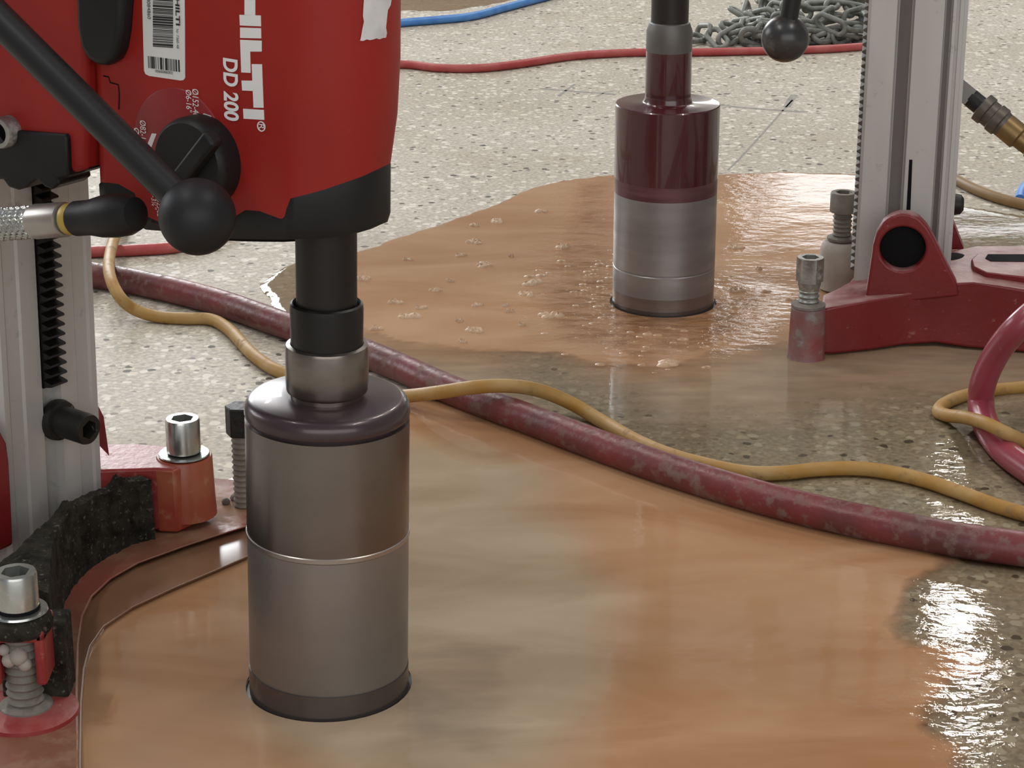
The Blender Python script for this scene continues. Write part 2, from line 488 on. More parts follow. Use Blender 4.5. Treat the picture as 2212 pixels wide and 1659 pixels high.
def tube(pts, r, n=14, rf=None, cap=True):
    V, Fc = [], []
    m = len(pts)
    up = Vector((0, 0, 1))
    for k, p in enumerate(pts):
        t = (pts[min(k + 1, m - 1)] - pts[max(k - 1, 0)]).normalized()
        if abs(t.dot(up)) > 0.97:
            up = Vector((0, 1, 0))
        s = t.cross(up).normalized()
        u = s.cross(t).normalized()
        up = u
        rr = r if rf is None else rf(k / (m - 1)) * r
        for i in range(n):
            a = 2 * PI * i / n
            V.append(p + s * (math.cos(a) * rr) + u * (math.sin(a) * rr))
    for k in range(m - 1):
        for i in range(n):
            j = (i + 1) % n
            Fc.append((k * n + i, k * n + j, (k + 1) * n + j, (k + 1) * n + i))
    if cap:
        Fc.append(tuple(range(n)))
        Fc.append(tuple((m - 1) * n + i for i in range(n)))
    return V, Fc

def sphere(c, r, n=40, rings=24):
    prof = []
    for k in range(rings + 1):
        t = PI * k / rings
        prof.append((max(r * math.sin(t), 1e-6), -r * math.cos(t)))
    return lathe(prof, n, c)

def hex_ring(c, axis, r, h, rot=0.0, n=6):
    e1, e2, a = basis(axis)
    return [Vector(c) + a * h + (e1 * math.cos(rot + 2 * PI * i / n) + e2 * math.sin(rot + 2 * PI * i / n)) * r for i in range(n)]

def socket_head(c, axis, r, h, sock_r, sock_d, n=36, hex_out=False):
    """cap-screw head with a hexagonal recess in its end, base at c."""
    e1, e2, a = basis(axis)
    def circ(rr, hh, hexed=False):
        out = []
        for i in range(n):
            t = 2 * PI * i / n
            q = rr
            if hexed:
                tt = (t + PI / 6) % (PI / 3) - PI / 6
                q = rr * math.cos(PI / 6) / math.cos(tt)
            out.append(Vector(c) + a * hh + (e1 * math.cos(t) + e2 * math.sin(t)) * q)
        return out
    rings = [circ(r, 0, hex_out), circ(r, h * 0.94, hex_out), circ(r * 0.94, h, False), circ(sock_r, h, True), circ(sock_r, h - sock_d, True)]
    V = [p for rg in rings for p in rg]
    Fc = [tuple(range(n)), tuple(4 * n + i for i in range(n))]
    for k in range(4):
        for i in range(n):
            j = (i + 1) % n
            Fc.append((k * n + i, k * n + j, (k + 1) * n + j, (k + 1) * n + i))
    return V, Fc

def thread(c, axis, r, length, pitch, n=24):
    prof = [(r * 0.5, 0.0)]
    k = int(length / pitch)
    for i in range(k):
        prof += [(r * 0.86, i * pitch + 0.1 * pitch), (r, i * pitch + 0.5 * pitch), (r * 0.86, i * pitch + 0.9 * pitch)]
    prof.append((r * 0.5, length))
    return lathe(prof, n, c, axis)

# ------------------------------------------------------------------ a drilling rig's own frame
class Rig:
    """x from the column towards the bit, origin where the bit axis meets the floor, optional lean of the drilling unit."""
    def __init__(s, root_name, bit, yaw_deg, lean=0.0):
        s.base = Matrix.Translation(bit) @ Matrix.Rotation(math.radians(yaw_deg), 4, 'Z')
        ax = s.base.to_3x3().inverted() @ Vector((0, 1, 0))
        s.lean = Matrix.Rotation(lean, 4, ax)
        s.M = s.base @ s.lean
        s.root = bpy.data.objects.new(root_name, None)
        COL.objects.link(s.root)
        s.root.matrix_world = s.base
        s.Mi = s.M.inverted()
        s.Bi = s.base.inverted()
    def face(s, px, py, y):
        """pixel -> point on the plane y = const of the leaning frame."""
        o = s.Mi @ Vector((0, 0, CAM_H))
        d = s.Mi.to_3x3() @ ray(px, py)
        return o + d * ((y - o.y) / d.y)
    def gl(s, px, py, z=0.0):
        """pixel -> floor-parallel plane, in the upright local frame."""
        return s.Bi @ G(px, py, z)
    def add(s, name, vf, m, parent=None, lean=False, **kw):
        loc = None
        if parent is None:
            parent = s.root
            loc = s.lean if lean else None
        return mesh_obj(name, vf[0], vf[1], m, parent, local=loc, **kw)
    def zfit(s, x, y, curve):
        """height at local (x, y) whose picture lies on the pixel curve [(px, py)...]."""
        z = 0.35
        for _ in range(5):
            wpt = s.M @ Vector((x, y, z))
            px, _py = PROJ(wpt)
            py = float(np.interp(px, [c[0] for c in curve], [c[1] for c in curve]))
            q = s.Mi @ AY(px, py, wpt.y)
            z = q.z
        return z

def face_poly(rig, pix, y, thick):
    a = [rig.face(px, py, y) for px, py in pix]
    return prism(a, [p + Vector((0, thick, 0)) for p in a])

# ------------------------------------------------------------------ floor with the two drilled holes
NEAR_BIT = G(711, 1480)
FAR_BIT = G(1432, 655)
R_BIT = 0.0537
R_HOLE = 0.0562

def filled(outer, holes, z):
    bm = bmesh.new()
    edges = []
    for loop in [outer] + holes:
        vs = [bm.verts.new((p[0], p[1], z)) for p in loop]
        for i in range(len(vs)):
            edges.append(bm.edges.new((vs[i], vs[(i + 1) % len(vs)])))
    bmesh.ops.triangle_fill(bm, use_beauty=True, use_dissolve=False, edges=edges)
    V = [v.co.copy() for v in bm.verts]
    bm.verts.index_update()
    Fc = [[v.index for v in f.verts] for f in bm.faces]
    bm.free()
    return V, Fc

def circle(c, r, n=48):
    return [(c[0] + r * math.cos(2 * PI * i / n), c[1] + r * math.sin(2 * PI * i / n)) for i in range(n)]

V, Fc = filled([(-8, -3), (8, -3), (8, 14), (-8, 14)], [circle(NEAR_BIT, R_HOLE), circle(FAR_BIT, R_HOLE)], 0.0)
floor = mesh_obj('floor', V, Fc, M['floor'], smooth=False)
floor['kind'] = 'structure'
for nm, bb in (('wall_back', (-7.5, 7.5, 11.15, 11.35)), ('wall_left', (-7.5, -7.3, -2.9, 11.35)), ('wall_right', (7.3, 7.5, -2.9, 11.35))):
    zz = [Vector((x, y, 0)) for x, y in ((bb[0], bb[2]), (bb[1], bb[2]), (bb[1], bb[3]), (bb[0], bb[3]))]
    n_ = len(zz)
    wv = zz + [p + Vector((0, 0, 4.6)) for p in zz]
    wo = mesh_obj(nm, wv, [(0, 1, 2, 3), (4, 5, 6, 7)] + [(i, (i + 1) % 4, 4 + (i + 1) % 4, 4 + i) for i in range(4)], M['wall'], smooth=False)
    wo['kind'] = 'structure'
for c in (NEAR_BIT, FAR_BIT):
    v, f = lathe([(R_HOLE, 0.0), (R_HOLE, -0.07), (0.001, -0.07)], 48, (c.x, c.y, -0.0002))
    h = mesh_obj('drilled_hole', v, f[:-1], M['kerf'], floor)

# pencilled layout marks on the floor, flat and thin
def stroke(pts, wd):
    P_ = [G(px, py) for px, py in pts]
    V, Fc = [], []
    for k, p in enumerate(P_):
        t = (P_[min(k + 1, len(P_) - 1)] - P_[max(k - 1, 0)]).normalized()
        s_ = Vector((-t.y, t.x, 0)) * wd
        V += [p + s_ + Vector((0, 0, 0.0002)), p - s_ + Vector((0, 0, 0.0002))]
    for k in range(len(P_) - 1):
        Fc.append((2 * k, 2 * k + 1, 2 * k + 3, 2 * k + 2))
    return V, Fc
for pts, wd in (([(1545, 226), (1600, 232), (1690, 239), (1745, 242)], 0.0042), ([(1712, 216), (1690, 240), (1650, 285), (1600, 340), (1572, 368)], 0.0014), ([(1716, 205), (1708, 216), (1699, 232)], 0.0055),
                ([(1167, 191), (1210, 195), (1290, 201), (1330, 204)], 0.0038), ([(1241, 182), (1222, 196), (1206, 208)], 0.0022), ([(1290, 208), (1308, 199), (1325, 196)], 0.0014), ([(1735, 120), (1745, 132)], 0.0020)):
    v, f = stroke(pts, wd)
    mesh_obj('layout_mark', v, f, M['pencil'], floor, smooth=False)

# ------------------------------------------------------------------ wet slurry
def sdf_poly(P, poly):
    """signed distance, positive inside; P (N,2), poly list of (x, y)."""
    A = np.array(poly)
    B = np.roll(A, -1, 0)
    d = np.full(len(P), 1e9)
    ins = np.zeros(len(P), bool)
    for a, b in zip(A, B):
        e = b - a
        w_ = P - a
        t = np.clip((w_ @ e) / (e @ e + 1e-12), 0, 1)
        q = w_ - t[:, None] * e
        d = np.minimum(d, np.hypot(q[:, 0], q[:, 1]))
        c1 = (a[1] <= P[:, 1]) & (b[1] > P[:, 1])
        c2 = (a[1] > P[:, 1]) & (b[1] <= P[:, 1])
        cr = e[0] * w_[:, 1] - e[1] * w_[:, 0]
        ins ^= (c1 | c2) & ((cr > 0) == c1)
    return np.where(ins, d, -d)

def vnoise(P, scale, seed=0.0):
    return np.array([mnoise.noise(Vector((p[0] * scale, p[1] * scale, seed))) for p in P])

def sstep(x, a, b):
    t = np.clip((x - a) / (b - a), 0, 1)
    return t * t * (3 - 2 * t)

def puddle(name, outline, step, holes, turb_fn, agit_fn, hue_fn, depth, jag=0.004):
    xs = [p[0] for p in outline]
    ys = [p[1] for p in outline]
    x0, x1, y0, y1 = min(xs) - 0.02, max(xs) + 0.02, min(ys) - 0.02, max(ys) + 0.02
    nx, ny = int((x1 - x0) / step) + 1, int((y1 - y0) / step) + 1
    gx, gy = np.meshgrid(x0 + step * np.arange(nx), y0 + step * np.arange(ny))
    P = np.stack([gx.ravel(), gy.ravel()], 1)
    S = sdf_poly(P, outline)
    near = np.abs(S) < 0.03
    S[near] += jag * (vnoise(P[near], 45, 3.1) + 0.6 * vnoise(P[near], 110, 9.2))
    S_out = S.copy()
    for c, r in holes:
        S = np.minimum(S, np.hypot(P[:, 0] - c[0], P[:, 1] - c[1]) - r)
    verts, index, ekey = [], {}, {}
    dist = []
    def vid(i):
        if i not in index:
            index[i] = len(verts)
            verts.append(P[i])
            dist.append(S_out[i])
        return index[i]
    def cut(i, j):
        k = (min(i, j), max(i, j))
        if k not in ekey:
            t = S[i] / (S[i] - S[j])
            ekey[k] = len(verts)
            verts.append(P[i] + (P[j] - P[i]) * t)
            dist.append(S_out[i] + (S_out[j] - S_out[i]) * t)
        return ekey[k]
    faces = []
    for r in range(ny - 1):
        for c in range(nx - 1):
            a = r * nx + c
            q = (a, a + 1, a + nx + 1, a + nx)
            sg = [S[i] > 0 for i in q]
            if not any(sg):
                continue
            if all(sg):
                faces.append([vid(i) for i in q])
                continue
            for tri in ((q[0], q[1], q[2]), (q[0], q[2], q[3])):
                poly = []
                for k in range(3):
                    i, j = tri[k], tri[(k + 1) % 3]
                    if S[i] > 0:
                        poly.append(vid(i))
                    if (S[i] > 0) != (S[j] > 0):
                        poly.append(cut(i, j))
                if len(poly) >= 3:
                    faces.append(poly)
    Vx = np.array(verts)
    D = np.array(dist)
    z = 0.0003 + depth * sstep(D, -0.001, 0.0028)
    o = mesh_obj(name, [(p[0], p[1], zz) for p, zz in zip(Vx, z)], faces, M['water'], angle=80)
    for an, vals in (('turb', turb_fn(Vx, D)), ('agit', agit_fn(Vx)), ('hue', hue_fn(Vx))):
        at = o.data.attributes.new(an, 'FLOAT', 'POINT')
        at.data.foreach_set('value', np.asarray(vals, dtype=np.float32))
    return o

def gp(lst):
    return [tuple(G(px, py).xy) for px, py in lst]

HOSE_AXIS = [(-260, 560), (-60, 560), (205, 595), (330, 617), (470, 652), (600, 697), (760, 752), (860, 792), (950, 832), (1050, 872), (1150, 908),
             (1250, 946), (1400, 1000), (1550, 1048), (1700, 1090), (1850, 1125), (2000, 1154), (2120, 1174), (2300, 1196), (2480, 1212), (2750, 1232), (3100, 1290), (3400, 1400)]

# near puddle
near_out = gp([(420, 1080), (560, 1000), (640, 950), (760, 905), (860, 882)] + [(x, y + 8) for x, y in HOSE_AXIS[8:18]] +
              [(2330, 1230), (2430, 1330), (2400, 1480), (2460, 1700), (2350, 2000), (1900, 2250), (1300, 2320), (600, 2280), (150, 2150), (-60, 1950), (60, 1650), (110, 1440), (160, 1290), (260, 1190)])
near_thick = gp([(420, 1080), (560, 1000), (700, 900), (870, 870), (1000, 880), (1200, 950), (1500, 1055), (1800, 1135), (1960, 1175), (2040, 1215), (1990, 1245), (1950, 1290),
                 (1935, 1330), (1932, 1375), (1960, 1400), (2030, 1402), (2100, 1420), (2122, 1448), (2070, 1472), (2010, 1500), (1995, 1540),
                 (2000, 1575), (2050, 1612), (2070, 1660), (2090, 1900), (1950, 2150), (1300, 2250), (600, 2220), (150, 2100), (-60, 1950), (60, 1650), (110, 1440), (160, 1290), (260, 1190)])
near_thin = gp([(890, 1400), (1000, 1380), (1110, 1400), (1090, 1480), (1150, 1560), (1060, 1640), (900, 1610), (840, 1560)])
near_grey = gp([(850, 930), (1180, 1010), (1200, 1130), (1260, 1200), (1330, 1300), (1310, 1500), (1250, 1700), (700, 1700), (560, 1590), (520, 1300)])  # greyer slurry; part of the pale tone is reflection painted into the hue
def n_turb(P, D):
    s = sdf_poly(P, near_thick) + 0.010 * vnoise(P, 28, 1.0) + 0.005 * vnoise(P, 80, 2.0)
    t = 0.10 + 0.90 * sstep(s, -0.010, 0.010)
    thin = sstep(sdf_poly(P, near_thin) + 0.012 * vnoise(P, 30, 4.0), -0.02, 0.02)
    return t - 0.27 * thin * (s > 0)
def n_agit(P):
    d = np.hypot(P[:, 0] - NEAR_BIT.x, P[:, 1] - NEAR_BIT.y)
    e = sdf_poly(P, near_thick)
    return 0.04 + 0.06 * np.exp(-((d - 0.05) / 0.05) ** 2) + 0.09 * np.exp(-((e + 0.012) / 0.03) ** 2) * (P[:, 0] > 0.15)
def n_hue(P):
    return 0.10 + 0.75 * sstep(sdf_poly(P, near_grey) + 0.02 * vnoise(P, 12, 5.0), -0.03, 0.04)
pud = puddle('slurry_puddle', near_out, 0.0065, [((NEAR_BIT.x, NEAR_BIT.y), R_HOLE)], n_turb, n_agit, n_hue, 0.0016)
tag(pud, 'large brown slurry puddle around the nearer core bit, in front of the big hose', 'puddle')

far_out = gp([(560, 618), (592, 592), (640, 566), (700, 575), (745, 552), (790, 541), (860, 515), (940, 490), (1010, 465), (1080, 440), (1130, 415), (1190, 398),
              (1235, 388), (1330, 379), (1450, 372), (1560, 378), (1700, 374), (1850, 378), (1940, 400), (2030, 440), (2100, 450), (2212, 468), (2420, 470),
              (2600, 530), (2680, 700), (2620, 860), (2640, 1020), (2520, 1140), (2400, 1196)] + [(x, y - 6) for x, y in HOSE_AXIS[18:5:-1]] + [(610, 690), (585, 650)])
far_thick = gp([(700, 640), (745, 552), (790, 538), (860, 510), (940, 484), (1010, 459), (1080, 434), (1130, 408), (1190, 390), (1235, 380), (1330, 370), (1450, 360),
                (1560, 366), (1700, 362), (1850, 366), (1930, 420), (1930, 720), (1780, 740), (1650, 745), (1520, 770), (1440, 800), (1340, 792), (1270, 780), (1200, 762),
                (1100, 762), (1000, 757), (930, 748), (850, 734), (800, 718), (740, 690)])
far_churn = gp([(1240, 400), (1320, 390), (1340, 680), (1500, 700), (1640, 640), (1600, 740), (1400, 790), (1210, 740), (1150, 650), (1200, 560), (1230, 470)])
far_mid = gp([(1180, 720), (2300, 640), (2400, 780), (2200, 860), (1900, 850), (1700, 900), (1450, 900), (1250, 800)])
def f_turb(P, D):
    s = sdf_poly(P, far_thick) + 0.010 * vnoise(P, 22, 6.0) + 0.004 * vnoise(P, 80, 7.0)
    m = sstep(sdf_poly(P, far_mid) + 0.02 * vnoise(P, 14, 8.0), -0.09, 0.05)
    left = 0.62 * sstep(-P[:, 0], -0.10, 0.06) * (1 - 0.6 * sstep(-P[:, 0], 0.19, 0.25))
    return np.maximum(0.08 + 0.92 * sstep(s, -0.012, 0.008), np.maximum(0.62 * m, left))
def f_agit(P):
    d = np.hypot(P[:, 0] - FAR_BIT.x, P[:, 1] - FAR_BIT.y)
    c = sstep(sdf_poly(P, far_churn), -0.05, 0.03) + 0.45 * sstep(sdf_poly(P, gp([(1570, 365), (1680, 365), (1700, 480), (1600, 520), (1560, 450)])), -0.03, 0.03)
    return 0.05 + 0.9 * c + 0.4 * np.exp(-(d / 0.10) ** 2) + 0.10 * sstep(-P[:, 1], -1.95, -1.7)
def f_hue(P):
    return 0.14 + 0.6 * sstep(-sdf_poly(P, far_thick), 0.0, 0.08)
pud = puddle('slurry_puddle', far_out, 0.0075, [((FAR_BIT.x, FAR_BIT.y), R_HOLE)], f_turb, f_agit, f_hue, 0.0016)
tag(pud, 'tan foamy slurry puddle around the farther maroon core bit, behind the big hose', 'puddle')

# dried tan slurry at the top of the picture
dry = gp([(700, -20), (840, 22), (960, 24), (1060, 10), (1130, -6), (1250, -12), (1450, -4), (1600, -2), (1720, -14), (1650, -60), (1200, -90), (760, -80)])
pud = puddle('slurry_film', dry, 0.012, [], lambda P, D: 0.42 + 0 * D, lambda P: 0.05 + 0 * P[:, 0], lambda P: 0.35 + 0 * P[:, 0], 0.0006, 0.01)
tag(pud, 'pale dried tan slurry film beyond the blue air line', 'puddle')

# foam flecks afloat
def fleck(c, rx, ry, rz, seed):
    V, Fc = [], []
    rnd = random.Random(seed)
    for k in range(rnd.randint(5, 8)):
        a = rnd.random() * 2 * PI
        q = rnd.random() ** 0.6
        p = Vector((c[0] + rx * q * math.cos(a), c[1] + ry * q * math.sin(a), 0.0012))
        s = 0.45 + 0.35 * rnd.random()
        vs, fs = lathe([(1.0, 0.0), (0.85, 0.45), (0.5, 0.82), (0.001, 1.0)], 8)
        vs = [Vector((v.x * rx * s, v.y * ry * s, v.z * rz * (0.6 + 0.6 * rnd.random()))) + p for v in vs]
        V, Fc = join((V, Fc), (vs, fs))
    return V, Fc
big = [(1072, 482, 15), (1030, 491, 11), (1172, 461, 14), (1027, 527, 15), (995, 556, 10), (1043, 577, 14), (880, 565, 9), (943, 631, 12), (855, 657, 13), (908, 669, 10),
       (884, 690, 20), (1026, 719, 15), (810, 715, 12), (998, 743, 8), (1030, 664, 9), (1100, 677, 8), (1128, 707, 8), (785, 607, 14), (972, 611, 7), (1090, 664, 7),
       (1103, 558, 6), (992, 698, 8), (1152, 618, 20), (1140, 640, 15), (1444, 789, 20), (1215, 537, 15), (1190, 686, 20), (1590, 538, 14), (1640, 585, 7), (1590, 632, 14)]
fo = None
for k, (px, py, r) in enumerate(big):
    c = G(px, py)
    s = r / 1850.0
    v, f = fleck(c, s, s * 0.8, 0.0032 + 0.10 * s, k)
    if fo is None:
        v0 = mesh_obj('foam_fleck', v, f, M['foam'], angle=60)
    else:
        v0 = mesh_obj('foam_fleck', v, f, M['foam'], angle=60)
    fo = v0
    tag(v0, 'small tan foam fleck floating on the farther slurry puddle', 'foam', 'foam flecks on the farther puddle')
V, Fc = [], []
rnd = random.Random(3)
churn = np.array(far_churn)
n_f = 0
while n_f < 170:
    a = rnd.random() * 2 * PI
    d = R_HOLE + 0.004 + 0.10 * rnd.random() ** 1.7
    p = (FAR_BIT.x + d * math.cos(a) * 0.95 - 0.008, FAR_BIT.y + d * math.sin(a) * 1.5)
    if math.hypot(p[0] - FAR_BIT.x, p[1] - FAR_BIT.y) < R_HOLE + 0.003:
        continue
    if p[0] > FAR_BIT.x + 0.02 and rnd.random() < 0.72:
        continue
    n_f += 1
    s = 0.0016 + 0.0042 * rnd.random() ** 2
    vs, fs = lathe([(1.0, 0.0), (0.8, 0.5), (0.45, 0.85), (0.001, 1.0)], 7)
    V, Fc = join((V, Fc), ([Vector((v.x * s * 1.4 + p[0], v.y * s + p[1], v.z * s * 0.5 + 0.0012)) for v in vs], fs))
fr = mesh_obj('churned_froth', V, Fc, M['froth'], angle=60)
fr['kind'] = 'stuff'
tag(fr, 'churned brown froth thrown up around the farther core bit', 'foam')

# ------------------------------------------------------------------ hoses and cords on the floor
def line(name, pts, r, m, label, cat, per=8, n=14):
    P = [G(p[0], p[1], p[2] if len(p) > 2 else r) for p in pts]
    v, f = tube(catmull(P, per), r, n)
    return tag(mesh_obj(name, v, f, m, angle=60), label, cat)

line('water_hose', HOSE_AXIS, 0.0138, M['hose'], 'thick dusty red rubber hose running diagonally between the two puddles', 'hose', n=20)
rc = 0.0063
line('power_cord', [(290, 440), (268, 470), (247, 515, 0.022), (236, 560, 0.031), (238, 598, 0.037), (258, 640, 0.028), (290, 668, 0.012), (340, 684), (400, 688), (455, 690), (495, 712), (540, 760),
                    (585, 794), (640, 815), (720, 845), (800, 860), (875, 856, 0.012), (945, 848, 0.026), (1030, 836, 0.036), (1105, 834, 0.036), (1170, 845, 0.026), (1235, 872, 0.014), (1300, 910), (1370, 950),
                    (1440, 980), (1520, 1003), (1610, 1021), (1690, 1022), (1770, 1014), (1860, 1013), (1940, 1024), (2010, 1042), (2090, 1070), (2150, 1092), (2240, 1118), (2400, 1160), (2600, 1185), (2900, 1180), (3200, 1230)],
     rc, M['cord'], 'dusty yellow power cord winding along the thick red hose', 'cord')
line('power_cord', [(2950, 760), (2650, 800), (2420, 815), (2300, 826), (2212, 836), (2150, 842), (2085, 854), (2042, 871), (2027, 888), (2045, 897, 0.008), (2085, 902, 0.016), (2125, 913, 0.032), (2170, 934, 0.030), (2215, 956, 0.018), (2280, 985), (2420, 1040), (2620, 1080), (2900, 1090)],
     rc * 0.95, M['cord'], 'yellow power cord bent in a tight loop at the right edge', 'cord')
line('water_hose', [(2900, 760, 0.0118), (2740, 730, 0.02), (2600, 690, 0.06), (2480, 630, 0.11), (2390, 605, 0.138), (2320, 622, 0.14), (2260, 655, 0.125), (2200, 705, 0.105), (2155, 760, 0.075), (2126, 820, 0.045), (2119, 868, 0.022), (2128, 912, 0.0125), (2158, 962, 0.0118), (2210, 1006, 0.0118), (2300, 1060, 0.0118), (2450, 1110, 0.0118), (2750, 1130, 0.0118), (3000, 1110, 0.0118)],
     0.0118, M['hose_wet'], 'glossy pink hose curving down past the right edge', 'hose', n=20)
line('air_line', [(-160, 560), (60, 552), (205, 544), (300, 540), (390, 532), (480, 505), (560, 440), (620, 330), (690, 205), (770, 150), (865, 139), (950, 147), (1040, 147), (1130, 137), (1230, 122),
                  (1330, 115), (1410, 113), (1500, 113), (1600, 111), (1700, 109), (1800, 105), (1870, 100), (1940, 95), (1985, 70), (1995, 20), (2000, -80)],
     0.0066, M['red_cord'], 'thin red air line lying in front of the chain pile', 'hose')
line('air_line', [(640, 66), (760, 62), (860, 50), (945, 43), (1020, 35), (1090, 17), (1170, -4), (1260, -26), (1400, -50)], 0.0072, M['blue'],
     'bright blue air line at the top of the picture', 'hose')
line('power_cord', [(1900, 320), (1990, 350), (2060, 385), (2110, 410), (2165, 430), (2230, 446), (2400, 480), (2650, 500), (2950, 480)], 0.0068, M['cord_brown'],
     'brown power cord passing behind the grey column of the farther drill', 'cord')
line('air_line', [(2203, 432), (2208, 415), (2222, 398), (2250, 382), (2320, 370), (2500, 350), (2800, 300)], 0.007, M['blue'], 'short blue hose end at the far right edge', 'hose')

# ------------------------------------------------------------------ chain pile
def link_mesh():
    pts = []
    L, Wd, r = 0.0150, 0.0115, 0.0047
    n = 20
    for i in range(n):
        t = 2 * PI * i / n
        pts.append(Vector((Wd * math.cos(t) + (L if math.cos(t) > 0 else -L), Wd * math.sin(t), 0)))
    k = 8
    V, Fc = [], []
    for i, p in enumerate(pts):
        t = (pts[(i + 1) % n] - pts[i - 1]).normalized()
        s = t.cross(Vector((0, 0, 1))).normalized()
        for j in range(k):
            a = 2 * PI * j / k
            V.append(p + s * (r * math.cos(a)) + Vector((0, 0, r * math.sin(a))))
    for i in range(n):
        for j in range(k):
            Fc.append((i * k + j, i * k + (j + 1) % k, ((i + 1) % n) * k + (j + 1) % k, ((i + 1) % n) * k + j))
    return V, Fc
ch0 = G(1690, 60)
chain = bpy.data.objects.new('chain', None)
COL.objects.link(chain)
chain.location = (ch0.x, ch0.y, 0)
tag(chain, 'heap of grey steel chain on the floor behind the black lever ball', 'chain')
lv, lf = link_mesh()
lk0 = mesh_obj('link', lv, lf, M['chain'], chain, angle=70)
rnd = random.Random(11)
path = [(1470, 86, 0.012), (1510, 80, 0.008), (1545, 88, 0.007), (1600, 85, 0.008), (1650, 88, 0.008), (1720, 84, 0.01), (1790, 84, 0.008), (1860, 82, 0.01), (1880, 70, 0.016), (1820, 74, 0.016), (1750, 78, 0.014),
        (1690, 80, 0.016), (1630, 78, 0.02), (1590, 68, 0.016), (1600, 50, 0.022), (1650, 58, 0.03), (1710, 60, 0.03), (1780, 56, 0.032), (1850, 58, 0.03), (1880, 42, 0.034), (1810, 38, 0.036),
        (1740, 42, 0.04), (1670, 40, 0.03), (1610, 36, 0.014), (1640, 22, 0.02), (1710, 24, 0.044), (1780, 20, 0.05), (1850, 24, 0.046), (1890, 8, 0.05), (1820, 4, 0.055), (1740, 6, 0.05), (1680, 8, 0.03),
        (1650, -8, 0.02), (1720, -10, 0.05), (1800, -14, 0.06), (1870, -12, 0.055), (1880, -36, 0.03), (1790, -36, 0.045), (1700, -30, 0.03)]
cp_pts = catmull([G(a, b, c) for a, b, c in path], 40)
acc, pitch, nl = 0.0, 0.0325, 0
last = cp_pts[0]
for i in range(1, len(cp_pts)):
    acc += (cp_pts[i] - last).length
    last = cp_pts[i]
    if acc >= pitch:
        acc = 0.0
        t = (cp_pts[i] - cp_pts[i - 2])
        zr = math.atan2(t.y, t.x) + rnd.uniform(-0.8, 0.8)
        o = lk0 if nl == 0 else lk0.copy()
        if nl:
            COL.objects.link(o)
            o.parent = chain
        roll = (0.25 if nl % 2 == 0 else 1.25) + rnd.uniform(-0.3, 0.35)
        p = cp_pts[i] - Vector(chain.location)
        zmin = 0.0050 + 0.0112 * abs(math.sin(roll))
        o.location = (p.x + rnd.uniform(-.008, .008), p.y + rnd.uniform(-.012, .012), max(p.z + rnd.uniform(-0.006, 0.006), zmin))
        o.rotation_euler = (roll, rnd.uniform(-0.4, 0.4), zr)
        nl += 1

# ================================================================== the nearer drill
N = Rig('core_drill', Vector((NEAR_BIT.x, NEAR_BIT.y, 0)), -34, 0.022)
tag(N.root, 'core drill with red motor housing and black feed lever, nearest the camera', 'drill')
N_L, N_Y = 0.3386, 0.038      # column axis behind and beside the bit axis

def nz(py, r):   # height on the near side of the bit axis
    return (N.Mi @ AY(708, py, NEAR_BIT.y - r)).z

# --- core bit
z_seam, z_capb, z_hubb, z_hubt, z_sl_b, z_sl_t = nz(1215, R_BIT), nz(966, R_BIT), nz(893, 0.0265), nz(772, 0.0265), nz(765, 0.023), nz(678, 0.0235)
barrel = N.add('core_bit', lathe([(R_BIT, -0.05), (R_BIT, 0.018)], 96), M['segment'], lean=True)
N.add('lower_barrel', lathe([(R_BIT - 0.0008, 0.018), (R_BIT - 0.0004, 0.020), (R_BIT - 0.0004, z_seam - 0.002)], 96), M['barrel_low'], barrel)
N.add('weld_ring', lathe([(R_BIT - 0.0008, z_seam - 0.003), (R_BIT + 0.0003, z_seam - 0.0015), (R_BIT + 0.0003, z_seam + 0.0012), (R_BIT - 0.0008, z_seam + 0.002)], 96), M['weld'], barrel)
N.add('upper_barrel', lathe([(R_BIT - 0.0003, z_seam), (R_BIT - 0.0003, z_capb)], 96), M['barrel_up'], barrel)
N.add('lacquered_cap', lathe([(R_BIT - 0.003, z_capb - 0.001), (R_BIT - 0.0022, z_capb + 0.0026), (R_BIT - 0.0004, z_capb + 0.003), (R_BIT, z_capb + 0.005), (R_BIT - 0.0003, z_capb + 0.0095), (R_BIT - 0.0024, z_capb + 0.0132),
                             (R_BIT - 0.006, z_capb + 0.0150), (0.02, z_capb + 0.0155)], 96), M['cap'], barrel)
zt = z_capb + 0.0155
N.add('hub', lathe([(0.0240, zt - 0.002), (0.0240, zt + 0.0025), (0.0262, zt + 0.004), (0.0268, zt + 0.006), (0.0268, z_hubt - 0.002), (0.0262, z_hubt), (0.0236, z_hubt + 0.0008), (0.0232, z_hubt - 0.004)], 72), M['hub'], barrel)
# --- spindle
spd = N.add('spindle', lathe([(0.0195, z_sl_t - 0.01), (0.0195, nz(500, 0.0195) + 0.03)], 64), M['spindle'], lean=True)
N.add('spindle_sleeve', lathe([(0.0232, z_hubt - 0.004), (0.0236, z_sl_t - 0.004), (0.0232, z_sl_t - 0.0005), (0.0218, z_sl_t + 0.0005), (0.0200, z_sl_t - 0.003), (0.0195, z_sl_t - 0.004)], 64), M['sleeve'], spd)

